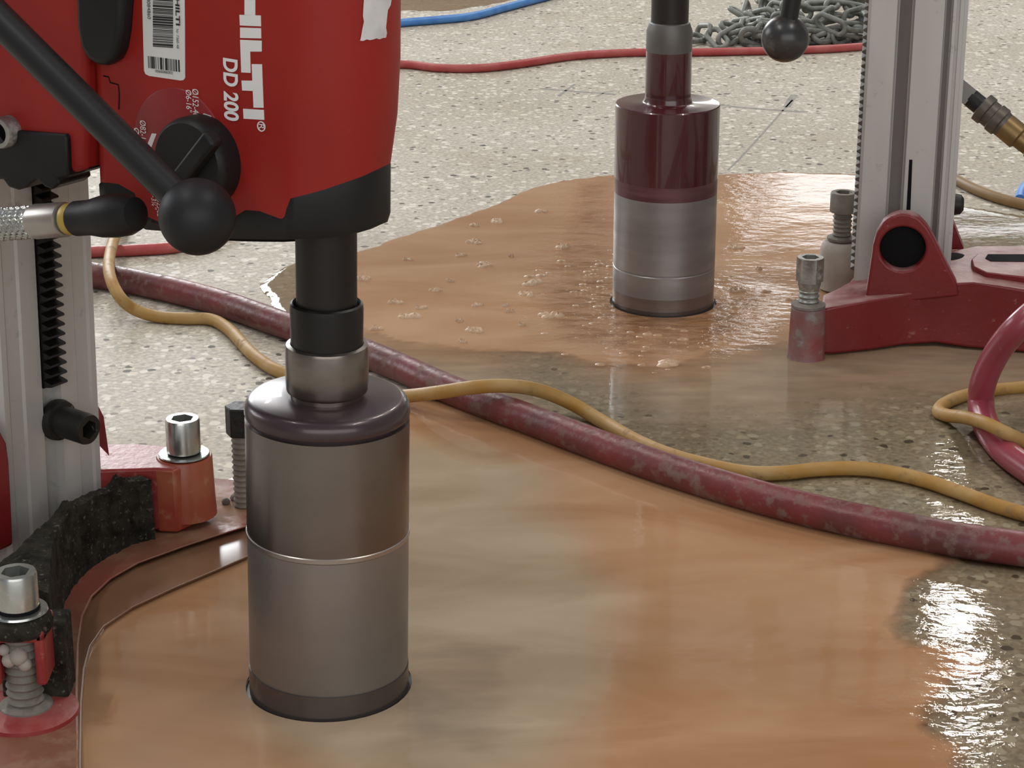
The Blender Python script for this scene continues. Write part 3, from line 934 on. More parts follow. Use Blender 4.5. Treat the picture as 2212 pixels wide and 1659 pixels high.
# --- motor housing: a flat-sided body with a round nose about the spindle axis
WH = 0.0435
def plan(xb, kx=1.0, grow=0.0, n=44):
    pts = []
    wq = WH + grow
    rb = 0.012
    for i in range(5):                    # rear near corner
        a = PI + (PI / 2) * i / 4
        pts.append((xb + rb + rb * math.cos(a), -wq + rb + rb * math.sin(a)))
    for i in range(170):
        pts.append((xb + rb + (-xb - rb + 0.004) * (i + 1) / 170.0, -wq))
    for i in range(1, n):
        a = -PI / 2 + PI * i / n
        pts.append((0.004 + (wq * math.cos(a)) * kx * 0.985, wq * math.sin(a) * (kx if math.cos(a) > 0.5 else 1 - (1 - kx) * min(1, math.cos(a) * 2))))
    for i in range(8):
        pts.append((0.004 - (0.004 - xb - rb) * i / 8.0, wq))
    for i in range(5):
        a = PI / 2 + (PI / 2) * i / 4
        pts.append((xb + rb + rb * math.cos(a), wq - rb + rb * math.sin(a)))
    return pts
split = [(150, 396), (195, 398), (255, 405), (290, 425), (305, 470), (345, 488), (420, 490), (500, 480), (530, 462), (560, 464), (606, 481), (613, 479), (617, 470), (621, 446), (626, 437), (700, 415), (780, 386), (840, 358), (880, 342)]
under = [(150, 430), (195, 440), (300, 496), (345, 500), (420, 510), (490, 517), (600, 520), (700, 517), (760, 506), (800, 496), (828, 484), (880, 466)]
xb = N.face(196, 300, -WH).x
ringA = plan(xb, 0.86)
ringB = plan(xb, 0.96)
ringC = plan(xb, 1.0)
def ring3(r2, zf):
    return [Vector((x, y, zf(x, y))) for x, y in r2]
zs = [N.zfit(x, y, split) for x, y in ringA]
zu = [N.zfit(x, y, under) for x, y in ringA]
V, Fc = [], []
levels = [[Vector((x, y, z)) for (x, y), z in zip(ringA, zs)]]
for k, (rg, zc) in enumerate(((ringB, 0.395), (ringC, 0.43), (ringC, 0.50), (ringC, 0.60), (plan(xb, 0.97, -0.004), 0.612))):
    levels.append([Vector((x, y, zc)) for x, y in rg])
nn = len(ringA)
for lv_ in levels:
    V += lv_
for k in range(len(levels) - 1):
    for i in range(nn):
        j = (i + 1) % nn
        Fc.append((k * nn + i, k * nn + j, (k + 1) * nn + j, (k + 1) * nn + i))
Fc.append(tuple((len(levels) - 1) * nn + i for i in range(nn)))
housing = N.add('motor_housing', (V, Fc), M['red'], lean=True, angle=50)
# black nose cap under the split line
V = [Vector((x * 1.006, y * 1.012, z + 0.0006)) for (x, y), z in zip(ringA, zs)]
V += [Vector((x * 1.004, y * 1.008, z + 0.006)) for (x, y), z in zip(ringA, zu)]
V += [Vector((x * 0.97, y * 0.94, z)) for (x, y), z in zip(ringA, zu)]
V += [Vector((x * 0.99, y * 0.99, z + 0.004)) for (x, y), z in zip(ringA, zs)]
Fc = []
for k in range(2):
    for i in range(nn):
        j = (i + 1) % nn
        Fc.append((k * nn + i, k * nn + j, (k + 1) * nn + j, (k + 1) * nn + i))
for i in range(nn):
    j = (i + 1) % nn
    Fc.append((i, j, 3 * nn + j, 3 * nn + i))
Fc.append(tuple(2 * nn + i for i in range(nn)))
N.add('nose_cap', (V, Fc), M['black'], lean=True, angle=45)

# --- markings on the housing's side
YF = -WH - 0.0003
def decal(name, polys, m, parent=housing, y=YF, t=0.0006):
    parts = [face_poly(N, p, y, t) for p in polys]
    return N.add(name, join(*parts), m, parent, smooth=False)
decal('brand_lettering', [
    [(528, -60), (551, -60), (551, 33), (528, 33)], [(514, -88), (562, -88), (562, -60), (514, -60)], [(517, 32), (563, 33.5), (563.5, 57), (518, 55)],
    [(518.5, 59.5), (563.5, 61), (564, 83), (518.5, 82)],
    [(518.5, 86), (565, 88), (565, 111.5), (540, 111.5), (541, 157.5), (521, 156.5)],
    [(543.5, 138.5), (565.5, 139), (569, 233), (547.5, 232.5), (546, 196.5), (523, 195.5), (521.5, 174), (545, 174.5)],
    [(525, 235), (569.5, 237.5), (570.5, 259), (526, 256.5)]], M['white'])

def text(name, body, px, py, px_len, px_h, m, parent=housing, y=YF, ang=-90, bold=0.0, sx=1.0, yoff=0.0):
    """flat print; reading direction ang (deg, in the side face) starting at pixel (px, py)."""
    p = N.face(px, py, y)
    q = N.face(px, py + px_len, y)
    hq = N.face(px + px_h, py, y)
    length = (q - p).length
    height = (hq - p).length
    cu = bpy.data.curves.new(name, 'FONT')
    cu.body = body
    cu.size = 1.0
    cu.offset = bold
    ob = bpy.data.objects.new(name, cu)
    COL.objects.link(ob)
    dg = bpy.context.evaluated_depsgraph_get()
    me = bpy.data.meshes.new_from_object(ob.evaluated_get(dg))
    bpy.data.objects.remove(ob)
    co = np.array([v.co[:] for v in me.vertices])
    lo, hi = co.min(0), co.max(0)
    a = math.radians(ang)
    rd = Vector((math.cos(a), 0, math.sin(a)))
    ud = Vector((-math.sin(a), 0, math.cos(a)))
    for v, c in zip(me.vertices, co):
        u_ = (c[0] - lo[0]) / (hi[0] - lo[0]) * length
        w_ = (c[1] - lo[1]) / (hi[1] - lo[1]) * height
        v.co = p + rd * u_ + ud * w_ + Vector((0, -0.00035 + yoff, 0))
    me.materials.append(m)
    o = bpy.data.objects.new(name, me)
    COL.objects.link(o)
    o.parent = parent
    return o
text('model_lettering', 'DD 200', 482, 124, 133, 32, M['white'], bold=0.032)
# registered mark: ring and R
c = N.face(565, 273, YF)
rr = (N.face(565, 284, YF) - c).length
N.add('registered_mark', lathe([(rr, 0.0), (rr, 0.0005), (rr * 0.8, 0.0005), (rr * 0.8, 0.0)], 28, c, (0, -1, 0), closed=True), M['white'], housing, smooth=False)
text('registered_letter', 'R', 560, 267, 11, 11, M['white'])
# speed dial: raised red disc, scale print, white ticks, black knob
c = N.face(388, 322, -WH)
rd_ = (N.face(388, 322 + 128, -WH) - c).length
N.add('dial_boss', lathe([(rd_ * 1.02, -0.001), (rd_, 0.0004), (rd_ * 0.985, 0.0008)], 64, c, (0, -1, 0)), M['red_dial'], housing)
YD = -WH - 0.0009
def dial_poly(name, polys, m):
    return decal(name, polys, m, y=YD, t=0.0005)
dial_poly('scale_tick', [[(431, 252), (440, 245), (455, 250), (463, 262), (458, 268), (440, 258)]], M['white'])
dial_poly('scale_tick', [[(328, 288), (338, 289), (327, 318), (319, 310)]], M['white'])
text('scale_print', '\u00d8152-400', 416, 191, 68, 13, M['white'], y=YD)
text('scale_print', '\u00d86-16"', 402, 193, 47, 12, M['white'], y=YD)
text('scale_print', '\u00d882-162', 303, 259, 57, 12, M['white'], y=YD)
text('scale_print', '\u00d83-6"', 290, 275, 48, 11, M['white'], y=YD)
text('scale_print', '2-3\u00bc"', 327, 414, 36, 11, M['white'], y=YD)
text('scale_print', '\u00d825-82', 339, 426, 40, 11, M['white'], y=YD)
kc = N.face(402, 356, -WH - 0.018)
kr = (N.face(428, 347 + 98, -WH - 0.022) - N.face(428, 347, -WH - 0.022)).length
kc = kc + Vector((0, 0.018, 0))
knob = N.add('gear_knob', lathe([(kr, 0.0), (kr, 0.012), (kr * 0.97, 0.016), (kr * 0.90, 0.018), (kr * 0.5, 0.0175)], 64, kc, (0, -1, 0)), M['black'], housing)
a1, a2 = N.face(365, 432, -WH - 0.017), N.face(474, 292, -WH - 0.017)
dd = (a2 - a1).normalized()
nn_ = Vector((-dd.z, 0, dd.x)) * 0.0055
poly = [a1 - nn_, a2 - nn_, a2 + nn_, a1 + nn_]
N.add('knob_grip', prism(poly, [p + Vector((0, -0.010, 0)) for p in poly]), M['black'], housing, bevel=0.002)
# label with bar codes
lab = N.add('paper_label', face_poly(N, [(306, -40), (398, -40), (399, 60), (399.5, 168), (396, 173), (390, 174), (322, 164), (314, 160), (311, 152), (308, 40)], YF, 0.0008), M['label'], housing, smooth=False)
YL = YF - 0.0004
bars, greys = [], []
rnd = random.Random(21)
y = -36.0
while y < 101:
    t = rnd.choice((1.2, 1.8, 2.6, 4.0))
    (bars if rnd.random() < 0.75 else greys).append([(330, y), (373, y + 3), (373, y + 3 + t), (330, y + t)])
    y += t + rnd.choice((1.2, 1.6, 2.4))
x = 319.0
while x < 387:
    t = rnd.choice((1.6, 2.4, 4.0))
    yy = 121 + (x - 319) * 0.13
    (bars if rnd.random() < 0.7 else greys).append([(x, yy), (x + t, yy + 0.3), (x + t + 1, yy + 26), (x + 1, yy + 25.7)])
    x += t + rnd.choice((1.4, 2.2, 3.4))
decal('bar_code', bars, M['ink'], y=YL, t=0.0004)
decal('bar_code', greys, M['grey_ink'], y=YL, t=0.0004)
text('label_brand_print', 'HILTI', 379, -4, 58, 9, M['ink'], y=YL, bold=0.03)
text('label_print', 'Nr 7360-48', 381, 62, 42, 5, M['ink'], y=YL)
text('label_print', '00008084860', 317, -30, 70, 7, M['ink'], y=YL)
text('label_print', '0060086002', 337, 156, 5.5, 38, M['ink'], y=YL, ang=-90)
bpy.data.objects.remove(bpy.data.objects['label_print.002'])
def flat_text(name, body, px, py, wpx, hpx, m):
    a, b, c_ = N.face(px, py, YL), N.face(px + wpx, py + wpx * 0.12, YL), N.face(px, py - hpx, YL)
    cu = bpy.data.curves.new(name, 'FONT')
    cu.body = body
    ob = bpy.data.objects.new(name, cu)
    COL.objects.link(ob)
    me = bpy.data.meshes.new_from_object(ob.evaluated_get(bpy.context.evaluated_depsgraph_get()))
    bpy.data.objects.remove(ob)
    co = np.array([v.co[:] for v in me.vertices])
    lo, hi = co.min(0), co.max(0)
    for v, q in zip(me.vertices, co):
        v.co = a + (b - a) * ((q[0] - lo[0]) / (hi[0] - lo[0])) + (c_ - a) * ((q[1] - lo[1]) / (hi[1] - lo[1])) + Vector((0, -0.00035, 0))
    me.materials.append(m)
    o = bpy.data.objects.new(name, me)
    COL.objects.link(o)
    o.parent = housing
flat_text('label_print', '0060086002', 336, 156, 38, 6, M['ink'])
# torn sticker wrapped on the round nose
from mathutils.bvhtree import BVHTree
hb = BVHTree.FromPolygons([v.co[:] for v in housing.data.vertices], [p.vertices[:] for p in housing.data.polygons])
def on_nose(px, py, off=0.0006):
    o = N.Mi @ Vector((0, 0, CAM_H))
    d = (N.Mi.to_3x3() @ ray(px, py)).normalized()
    h = hb.ray_cast(o, d)
    return h[0] - d * off if h[0] else None
lefts = [(789, -30), (786, 0), (785, 15), (784, 35), (786, 48), (782, 65), (780, 78), (778, 88)]
rights = [(838, -30), (846, 0), (844, 10), (838, 22), (836, 40), (834, 58), (836, 70), (834, 82)]
V, Fc = [], []
nc = 9
for (lx, ly), (rx, ry) in zip(lefts, rights):
    for i in range(nc):
        t = i / (nc - 1)
        V.append(on_nose(lx + (rx - lx) * t, ly + (ry - ly) * t + 1.5 * math.sin(i * 2.3 + ly)))
for k in range(len(lefts) - 1):
    for i in range(nc - 1):
        Fc.append((k * nc + i, k * nc + i + 1, (k + 1) * nc + i + 1, (k + 1) * nc + i))
N.add('torn_sticker', (V, Fc), M['torn'], housing)
# black carrying-handle pad and a moulded panel line
hp = face_poly(N, [(158, -200), (160, -20), (163, 60), (172, 105), (188, 130), (206, 141), (224, 143), (240, 132), (250, 110), (257, 70), (262, 0), (262, -200)], -WH - 0.012, 0.014)
N.add('handle_pad', hp, M['black'], lean=True, bevel=0.004, bevel_seg=3)
pl = [N.face(px, py, -WH) for px, py in ((224, 164), (235, 166), (238, 178), (256, 183), (258, 205), (257, 236))]
N.add('panel_line', tube(pl, 0.0005, 6), M['hole'], housing)

# --- feed lever (turns in a plane beside the column)
YLV = -0.105
b0 = N.face(426, 468, YLV)
rb_ = 84.0 * ((N.M @ b0).y * cp - ((N.M @ b0).z - CAM_H) * sp) / F_PX
l0 = N.face(-260, -215, YLV)
fl = N.add('feed_lever', tube([l0 + (b0 - l0) * (k / 8.0) for k in range(9)], 0.0100, 20, rf=lambda t: 1.08 - 0.10 * t), M['lever'], lean=True)
N.add('lever_ball', sphere(b0, rb_), M['ball'], fl)
# rest of the lever up to its hub on the carriage
hubp = Vector((l0.x, -0.07, l0.z))
N.add('lever_hub', lathe([(0.022, 0), (0.022, 0.045), (0.018, 0.05)], 32, hubp, (0, -1, 0)), M['black'], fl)

# --- column with toothed rack
def column_profile(hy_):
    """(x, y) outline about the column axis, rack face at +x."""
    hx, hy = 0.0475, hy_
    side = [(hx, hy - 0.003), (hx - 0.003, hy), (0.020, hy), (0.018, hy - 0.007), (0.005, hy - 0.007), (0.003, hy), (-0.025, hy), (-0.0265, hy - 0.006),
            (-0.032, hy - 0.006), (-0.0335, hy - 0.001), (-0.0365, hy - 0.001), (-0.037, hy - 0.003), (-0.0395, hy - 0.003), (-0.040, hy - 0.001), (-0.0435, hy - 0.001), (-0.044, hy - 0.003), (-hx, hy - 0.004)]
    front = [(hx - 0.009, -0.0085), (hx - 0.009, 0.0085), (hx, 0.0095), (hx, 0.026), (hx - 0.0015, 0.028), (hx - 0.0015, 0.040), (hx, 0.042)]
    up = front + side
    lo = [(x, -y) for x, y in reversed(side)]
    lf_ = [(hx, -0.042), (hx - 0.0015, -0.040), (hx - 0.0015, -0.028), (hx, -0.026), (hx, -0.0095)]
    return up + lo + lf_
def column(rig, L, z0, z1, m, m_rack, lean, pitch_, rack_z0, tooth=0.0085, rw=0.0075, hy=0.05, y0=0.0):
    prof = column_profile(hy)
    a = [Vector((x - L, y + y0, z0)) for x, y in prof]
    b = [Vector((x - L, y + y0, z1)) for x, y in prof]
    co = rig.add('column', prism(a, b), m, lean=lean, angle=20)
    xr = -L + 0.0475 - 0.008
    pts = []
    z = rack_z0
    pts.append((xr, z))
    while z < z1 - pitch_:
        pts += [(xr + 0.0085, z + 0.04 * pitch_), (xr + 0.0085, z + 0.12 * pitch_), (xr + 0.0085 + tooth * 0.9, z + 0.36 * pitch_), (xr + 0.0085 + tooth, z + 0.5 * pitch_), (xr + 0.0085 + tooth * 0.9, z + 0.64 * pitch_), (xr + 0.0085, z + 0.88 * pitch_)]
        z += pitch_
    pts.append((xr, z))
    n = len(pts)
    V = [Vector((x, y0 - rw, zz)) for x, zz in pts] + [Vector((x, y0 + rw, zz)) for x, zz in pts]
    Fc = [(i, (i + 1) % n, n + (i + 1) % n, n + i) for i in range(n)]
    # side faces tooth by tooth
    for s in (0, n):
        Fc.append(tuple(s + i for i in range(n)))
    rig.add('rack', (V, Fc), m_rack, co, smooth=False)
    return co
# rack bottom from the photograph: its foot ends at y = 835
rz0 = N.face(125, 838, N_Y).z
ncol = column(N, N_L, 0.012, 0.80, M['alu'], M['rack'], True, 0.0074, rz0, tooth=0.0088, rw=0.0080, hy=0.050, y0=N_Y)
# no groove strip on this column
# clamp bolt at the foot of the column
cb = N.face(124, 912, N_Y)
cb = Vector((-N_L + 0.0475 - 0.001, N_Y + 0.004, cb.z))
bolt = N.add('clamp_bolt', socket_head(cb, (1, 0, -0.02), 0.0118, 0.034, 0.0075, 0.014), M['bolt_black'], lean=True)
N.add('bolt_collar', lathe([(0.0150, -0.002), (0.0158, 0.002), (0.0150, 0.006), (0.0118, 0.007)], 32, cb, (1, 0, -0.02)), M['bolt_black'], bolt)

# --- carriage around the column
YC = -0.050
car = N.add('carriage', face_poly(N, [(-260, -360), (184, -360), (184, 362), (180, 368), (150, 376), (-260, 380)], YC, 0.15), M['red'], lean=True, bevel=0.004, bevel_seg=3)
N.add('carriage_cover', face_poly(N, [(-260, 268), (40, 283), (138, 291), (143, 296), (147, 382), (125, 387), (128, 398), (112, 410), (96, 404), (80, 388), (72, 392), (58, 404), (38, 411), (18, 405), (6, 388), (-260, 388)], YC - 0.004, 0.03), M['black'], car, bevel=0.0015)
N.add('carriage_seal', face_poly(N, [(176, -300), (192, -300), (192, 366), (176, 374)], YC + 0.004, 0.03), M['black'], car)
rc_ = N.face(23, 282, YC)
ro = (N.face(17, 283 + 29, YC) - rc_).length
ri = ro * 0.66
N.add('guide_bushing', lathe([(ro, -0.004), (ro, 0.010), (ro * 0.95, 0.011), (ri, 0.011), (ri, -0.004)], 40, rc_, (0, -1, 0), closed=True), M['steel_dusty'], car)
N.add('bushing_bore', lathe([(ri * 1.01, 0.0045), (0.0005, 0.0045)], 32, rc_, (0, -1, 0)), M['hole'], car)

# --- water connector with knurled sleeve
YW = -0.082
def wp(px, py):
    return N.face(px, py, YW)
ax0, ax1 = wp(300, 462), wp(-150, 496)
axd = (ax1 - ax0).normalized()
Lw = (ax1 - ax0).length
def along(px):
    return ((wp(px, 480) - ax0).dot(axd))
boot = N.add('connector_boot', lathe([(0.004, along(303)), (0.0105, along(297)), (0.0130, along(280)), (0.0138, along(255)), (0.0132, along(225)), (0.0112, along(196)), (0.0112, along(168)), (0.009, along(166))], 40, ax0, axd), M['black'], lean=True)
N.add('brass_band', lathe([(0.0095, along(172)), (0.0098, along(143))], 40, ax0, axd), M['brass_dark'], boot)
N.add('yellow_mark', lathe([(0.0100, along(163)), (0.0102, along(162)), (0.0102, along(150)), (0.0100, along(149))], 40, ax0, axd), M['yellow_mark'], boot)
fe = N.add('ferrule', lathe([(0.0095, along(144)), (0.0112, along(142)), (0.0114, along(80)), (0.0108, along(76))], 48, ax0, axd), M['pearl'], lean=True)
# knurled sleeve: fine diamond relief in the mesh
kp = along(76)
ke = Lw
nk, mk = 112, 130
e1, e2, a_ = basis(axd)
V, Fc = [], []
for k in range(mk + 1):
    h = kp + (ke - kp) * k / mk
    for i in range(nk):
        t = 2 * PI * i / nk
        u1 = (i / nk * 14 + (h - kp) / 0.0056) % 1.0
        u2 = (i / nk * 14 - (h - kp) / 0.0056) % 1.0
        d = min(1.0, min(abs(u1 - 0.5), abs(u2 - 0.5)) * 5)
        rr = 0.0102 + 0.0010 * (1 - d) - (0.0006 if k == 0 else 0)
        V.append(ax0 + a_ * h + (e1 * math.cos(t) + e2 * math.sin(t)) * rr)
for k in range(mk):
    for i in range(nk):
        j = (i + 1) % nk
        Fc.append((k * nk + i, k * nk + j, (k + 1) * nk + j, (k + 1) * nk + i))
Fc.append(tuple(range(nk)))
Fc.append(tuple(mk * nk + i for i in range(nk)))
N.add('knurled_sleeve', (V, Fc), M['chrome'], lean=True, angle=25)

# --- base: stepped plate round the hole, casting arms, rubber skirt, levelling screws
rim_hi = [(640, 1100), (560, 1127), (530, 1138), (460, 1160), (400, 1180), (300, 1216), (240, 1250), (200, 1288), (180, 1330), (171, 1390), (168, 1500), (170, 1600), (172, 1800)]
back_hi = [(-260, 1800), (-300, 1100), (100, 980), (230, 990), (330, 1010), (470, 1034), (560, 1040), (640, 1052)]
up = [N.gl(px, py, 0.010) for px, py in rim_hi + back_hi]
dn = [N.gl(px, py + 3, 0.006) for px, py in rim_hi] + [N.gl(px, py, 0.0) for px, py in back_hi]
base = N.add('base_plate', prism(dn, up), M['plate'], bevel=0.0015)
rim_lo = [(640, 1170), (560, 1198), (530, 1212), (470, 1238), (380, 1276), (290, 1318), (230, 1358), (200, 1400), (186, 1450), (180, 1520), (178, 1640), (180, 1800)]
back_lo = [(-200, 1800), (-200, 1300), (200, 1180), (420, 1110), (640, 1060)]
a = [N.gl(px, py, 0.0005) for px, py in rim_lo + back_lo]
b = [N.gl(px - 4, py - 6, 0.0055) for px, py in rim_lo] + [N.gl(px, py, 0.0055) for px, py in back_lo]
N.add('lower_flange', prism(a, b), M['plate_low'], base, bevel=0.001)
# casting: rear arm with boss
ZB = 0.064
def zpoly(pts, z):
    return [Vector((p[0], p[1], z)) for p in pts]
bossR = N.gl(398, 986, ZB).xy
def l2(px, py, z):
    return N.gl(px, py, z).xy
arm = [l2(332, 1012, ZB), l2(372, 1013, ZB), l2(440, 985, ZB), l2(432, 968, ZB), l2(300, 958, ZB), l2(232, 958, ZB), l2(150, 945, ZB), l2(130, 985, ZB), l2(188, 1017, ZB)]
N.add('base_casting', prism(zpoly(arm, 0.012), zpoly(arm, ZB)), M['red_cast'], bevel=0.002)
blk = [l2(333, 1012, ZB), l2(376, 1014, ZB), l2(446, 985, ZB), l2(420, 970, ZB), l2(345, 985, ZB)]
N.add('casting_end', prism(zpoly(blk, 0.011), zpoly(blk, ZB - 0.001)), M['orange_cast'], bevel=0.0015)
N.add('screw_boss', lathe([(0.0235, 0.016), (0.0228, 0.030), (0.0218, ZB), (0.021, ZB + 0.0012)], 48, (bossR.x, bossR.y, 0)), M['orange_cast'])
def washer(c, r, z, m, parent=None, h=0.002):
    return N.add('washer', lathe([(r * 0.60, z), (r * 0.95, z), (r, z + h * 0.4), (r * 0.97, z + h), (r * 0.60, z + h)], 40, (c.x, c.y, 0), closed=True), m, parent)
sc1 = N.add('levelling_screw', socket_head(Vector((bossR.x, bossR.y, ZB + 0.005)), (0, 0, 1), 0.0134, 0.027, 0.0090, 0.012), M['chrome'])
washer(bossR, 0.0200, ZB + 0.0018, M['chrome'], sc1, 0.0016)
N.add('neck_gap', lathe([(0.0128, ZB + 0.001), (0.0128, ZB + 0.006)], 32, (bossR.x, bossR.y, 0)), M['hole'], sc1)
# a buttress rib of the casting behind the column
rib = [N.face(214, 962, 0.092), N.face(236, 985, 0.092), N.face(224, 900, 0.092), N.face(214, 880, 0.092)]
N.add('casting_rib', prism([N.lean @ p for p in rib], [N.lean @ (p + Vector((-0.02, 0.012, 0))) for p in rib]), M['red_cast'], smooth=False)
# ear beside the column at the left edge of the picture
ear = [(-165, 1240), (-13, 1180), (-15, 1090), (-18, 1000), (-23, 960), (-47, 910), (-97, 900), (-165, 930)]
N.add('casting_ear', face_poly(N, ear, -0.040, 0.020), M['red_cast_far'], bevel=0.002)

# rubber skirt: a thick strip in front of the casting, rough and ragged
front = [(336, 1166), (312, 1171), (285, 1179), (250, 1196), (215, 1216), (185, 1240), (158, 1270), (140, 1302), (130, 1345), (127, 1400), (126, 1440), (125, 1482)]
fr_g = [N.gl(px, py, 0.0095).xy for px, py in front]
sk_h = [0.060, 0.060, 0.060, 0.061, 0.063, 0.065, 0.067, 0.069, 0.072, 0.075, 0.077, 0.078]
sk_t = [0.016, 0.014, 0.012, 0.012, 0.012, 0.012, 0.013, 0.016, 0.024, 0.036, 0.05, 0.06]
cols, rows, tops = 60, 12, 12
def samp(arr, t):
    x = t * (len(arr) - 1)
    i = min(int(x), len(arr) - 2)
    return arr[i].lerp(arr[i + 1], x - i)
V, Fc = [], []
rnd = random.Random(5)
nr = rows + tops + 1
for ccol in range(cols + 1):
    t = ccol / cols
    f2 = samp(fr_g, t)
    b2 = f2 + Vector((-1.0, 0.0)) * float(np.interp(t * 11, range(12), sk_t))
    ztop = float(np.interp(t * 11, range(12), sk_h)) + 0.0022 * mnoise.noise(Vector((t * 9, 2.2, 0))) + 0.006 * max(0.0, 1 - abs(t - 0.20) / 0.035) + 0.005 * max(0.0, 1 - abs(t - 0.50) / 0.03)
    for k in range(rows + 1):
        z = 0.0095 + (ztop - 0.0095) * k / rows
        q = f2.lerp(b2, 0.04 * (k / rows))
        d = 0.0022 * mnoise.noise(Vector((t * 40, z * 300, 1.0))) + 0.0012 * mnoise.noise(Vector((t * 95, z * 700, 4.0)))
        V.append(Vector((q.x + d, q.y - d * 0.6, z)))
    for k in range(1, tops + 1):
        u_ = k / tops
        q = f2.lerp(b2, 0.04 + 0.96 * u_)
        z = ztop + 0.0018 * mnoise.noise(Vector((t * 45, u_ * 14, 7.0))) + 0.001 * mnoise.noise(Vector((t * 110, u_ * 40, 9.0))) - 0.002 * (u_ == 1)
        V.append(Vector((q.x, q.y, z)))
for ccol in range(cols):
    for k in range(nr - 1):
        a0 = ccol * nr + k
        Fc.append((a0, a0 + nr, a0 + nr + 1, a0 + 1))
for ccol in (0, cols):           # end faces
    base_i = len(V)
    q = V[ccol * nr + nr - 1]
    V.append(Vector((q.x, q.y, 0.0095)))
    Fc.append(tuple([ccol * nr + k for k in range(nr)] + [base_i]))
N.add('rubber_skirt', (V, Fc), M['rubber'], angle=60)

# front levelling screw with its own boss at the left edge
bL = N.gl(40, 1322, 0.082).xy
sc2 = N.add('levelling_screw', socket_head(Vector((bL.x, bL.y, 0.086)), (0, 0, 1), 0.0136, 0.0245, 0.0092, 0.012), M['chrome'])
washer(bL, 0.0190, 0.0825, M['chrome'], sc2, 0.0022)
N.add('neck_gap', lathe([(0.0140, 0.080), (0.0140, 0.087)], 32, (bL.x, bL.y, 0)), M['hole'], sc2)
N.add('rubber_collar', lathe([(0.0200, 0.070), (0.0215, 0.073), (0.0205, 0.0795), (0.0175, 0.082), (0.012, 0.082)], 40, (bL.x, bL.y, 0)), M['rubber'])
# forked boss: two cheeks and a roof leave the threaded shank in sight
e = N.base.to_3x3().inverted()
vx, vy = e @ Vector((1, 0, 0)), e @ Vector((0, -1, 0))      # picture right, towards the camera
def bxl(c, x0, x1, y0, y1, z0, z1):
    q = [Vector((c.x, c.y, 0)) + vx * x + vy * y for x, y in ((x0, y0), (x1, y0), (x1, y1), (x0, y1))]
    return prism([p + Vector((0, 0, z0)) for p in q], [p + Vector((0, 0, z1)) for p in q])
N.add('boss_fork', join(bxl(bL, 0.011, 0.018, -0.020, 0.014, 0.036, 0.074), bxl(bL, -0.018, -0.011, -0.020, 0.014, 0.036, 0.074), bxl(bL, -0.018, 0.018, -0.020, 0.014, 0.066, 0.0755)), M['red_cast'], bevel=0.0025, bevel_seg=3)
N.add('boss_rear', bxl(bL, -0.018, 0.025, -0.040, -0.012, 0.012, 0.066), M['rubber'], bevel=0.002)
sh = N.add('screw_shank', thread(Vector((bL.x, bL.y, 0.012)), (0, 0, 1), 0.0122, 0.060, 0.0055), M['crust'])
N.add('crust_lump', join(*[sphere(Vector((bL.x, bL.y, 0)) + vx * x + vy * y + Vector((0, 0, z)), r, 10, 6) for x, y, z, r in
      ((0.0005, 0.011, 0.056, 0.0062), (-0.006, 0.0105, 0.053, 0.005), (0.004, 0.0105, 0.050, 0.0048), (-0.009, 0.010, 0.060, 0.004))]), M['cream_cast'], sh)
N.add('foot_flange', lathe([(0.0135, 0.0185), (0.0172, 0.0165), (0.0178, 0.012), (0.016, 0.011)], 40, (bL.x, bL.y, 0)), M['crust'], sh)
N.add('foot_pad', lathe([(0.034, 0.0095), (0.0335, 0.0125), (0.029, 0.0145), (0.016, 0.0155)], 48, (bL.x, bL.y, 0)), M['red_cast'])

# anchor screw standing on the plate behind the bit
an = N.gl(528, 1092, 0.010)
az = N.Bi @ AY(528, 876, (N.base @ an).y)
av = N.add('anchor_screw', thread(Vector((an.x, an.y, 0.009)), (0, 0, 1), 0.0085, az.z - 0.020, 0.0046), M['crust'])
N.add('anchor_nut', prism(hex_ring((an.x, an.y, az.z - 0.024), (0, 0, 1), 0.0125, 0), hex_ring((an.x, an.y, az.z), (0, 0, 1), 0.0125, 0)), M['bolt_black'], av, bevel=0.001)
N.add('anchor_grit', join(*[sphere(Vector((an.x - 0.012 + 0.006 * math.cos(k * 2.1), an.y + 0.006 * math.sin(k * 2.1), 0.0115)), 0.0035, 8, 6) for k in range(5)]), M['crust'], av)

# ================================================================== the farther drill
Fg = Rig('core_drill', Vector((FAR_BIT.x, FAR_BIT.y, 0)), 170, 0.0)
tag(Fg.root, 'core drill with maroon core bit and grey column on the right, farther from the camera', 'drill')
F_L = 0.2455
def fz(py, r):
    return (Fg.Mi @ AY(1438, py, FAR_BIT.y - r)).z
z_wet, z_band, z_worn, z_paint, z_top = 0.0, fz(650, R_BIT), fz(440, R_BIT), fz(408, R_BIT), fz(247, R_BIT)
fb = Fg.add('core_bit', lathe([(R_BIT, -0.05), (R_BIT, fz(676, R_BIT))], 96), M['segment'])
Fg.add('brown_barrel', lathe([(R_BIT - 0.0004, fz(678, R_BIT)), (R_BIT - 0.0004, z_band)], 96), M['barrel_far_low'], fb)
zg = fz(601, R_BIT)
Fg.add('steel_barrel', lathe([(R_BIT - 0.0004, z_band), (R_BIT - 0.0004, zg - 0.0012), (R_BIT - 0.0010, zg - 0.0006), (R_BIT - 0.0010, zg + 0.0006), (R_BIT - 0.0004, zg + 0.0012), (R_BIT - 0.0004, z_worn)], 96), M['barrel_far'], fb)
Fg.add('worn_band', lathe([(R_BIT - 0.0003, z_worn), (R_BIT - 0.0002, z_paint)], 96), M['maroon_worn'], fb)
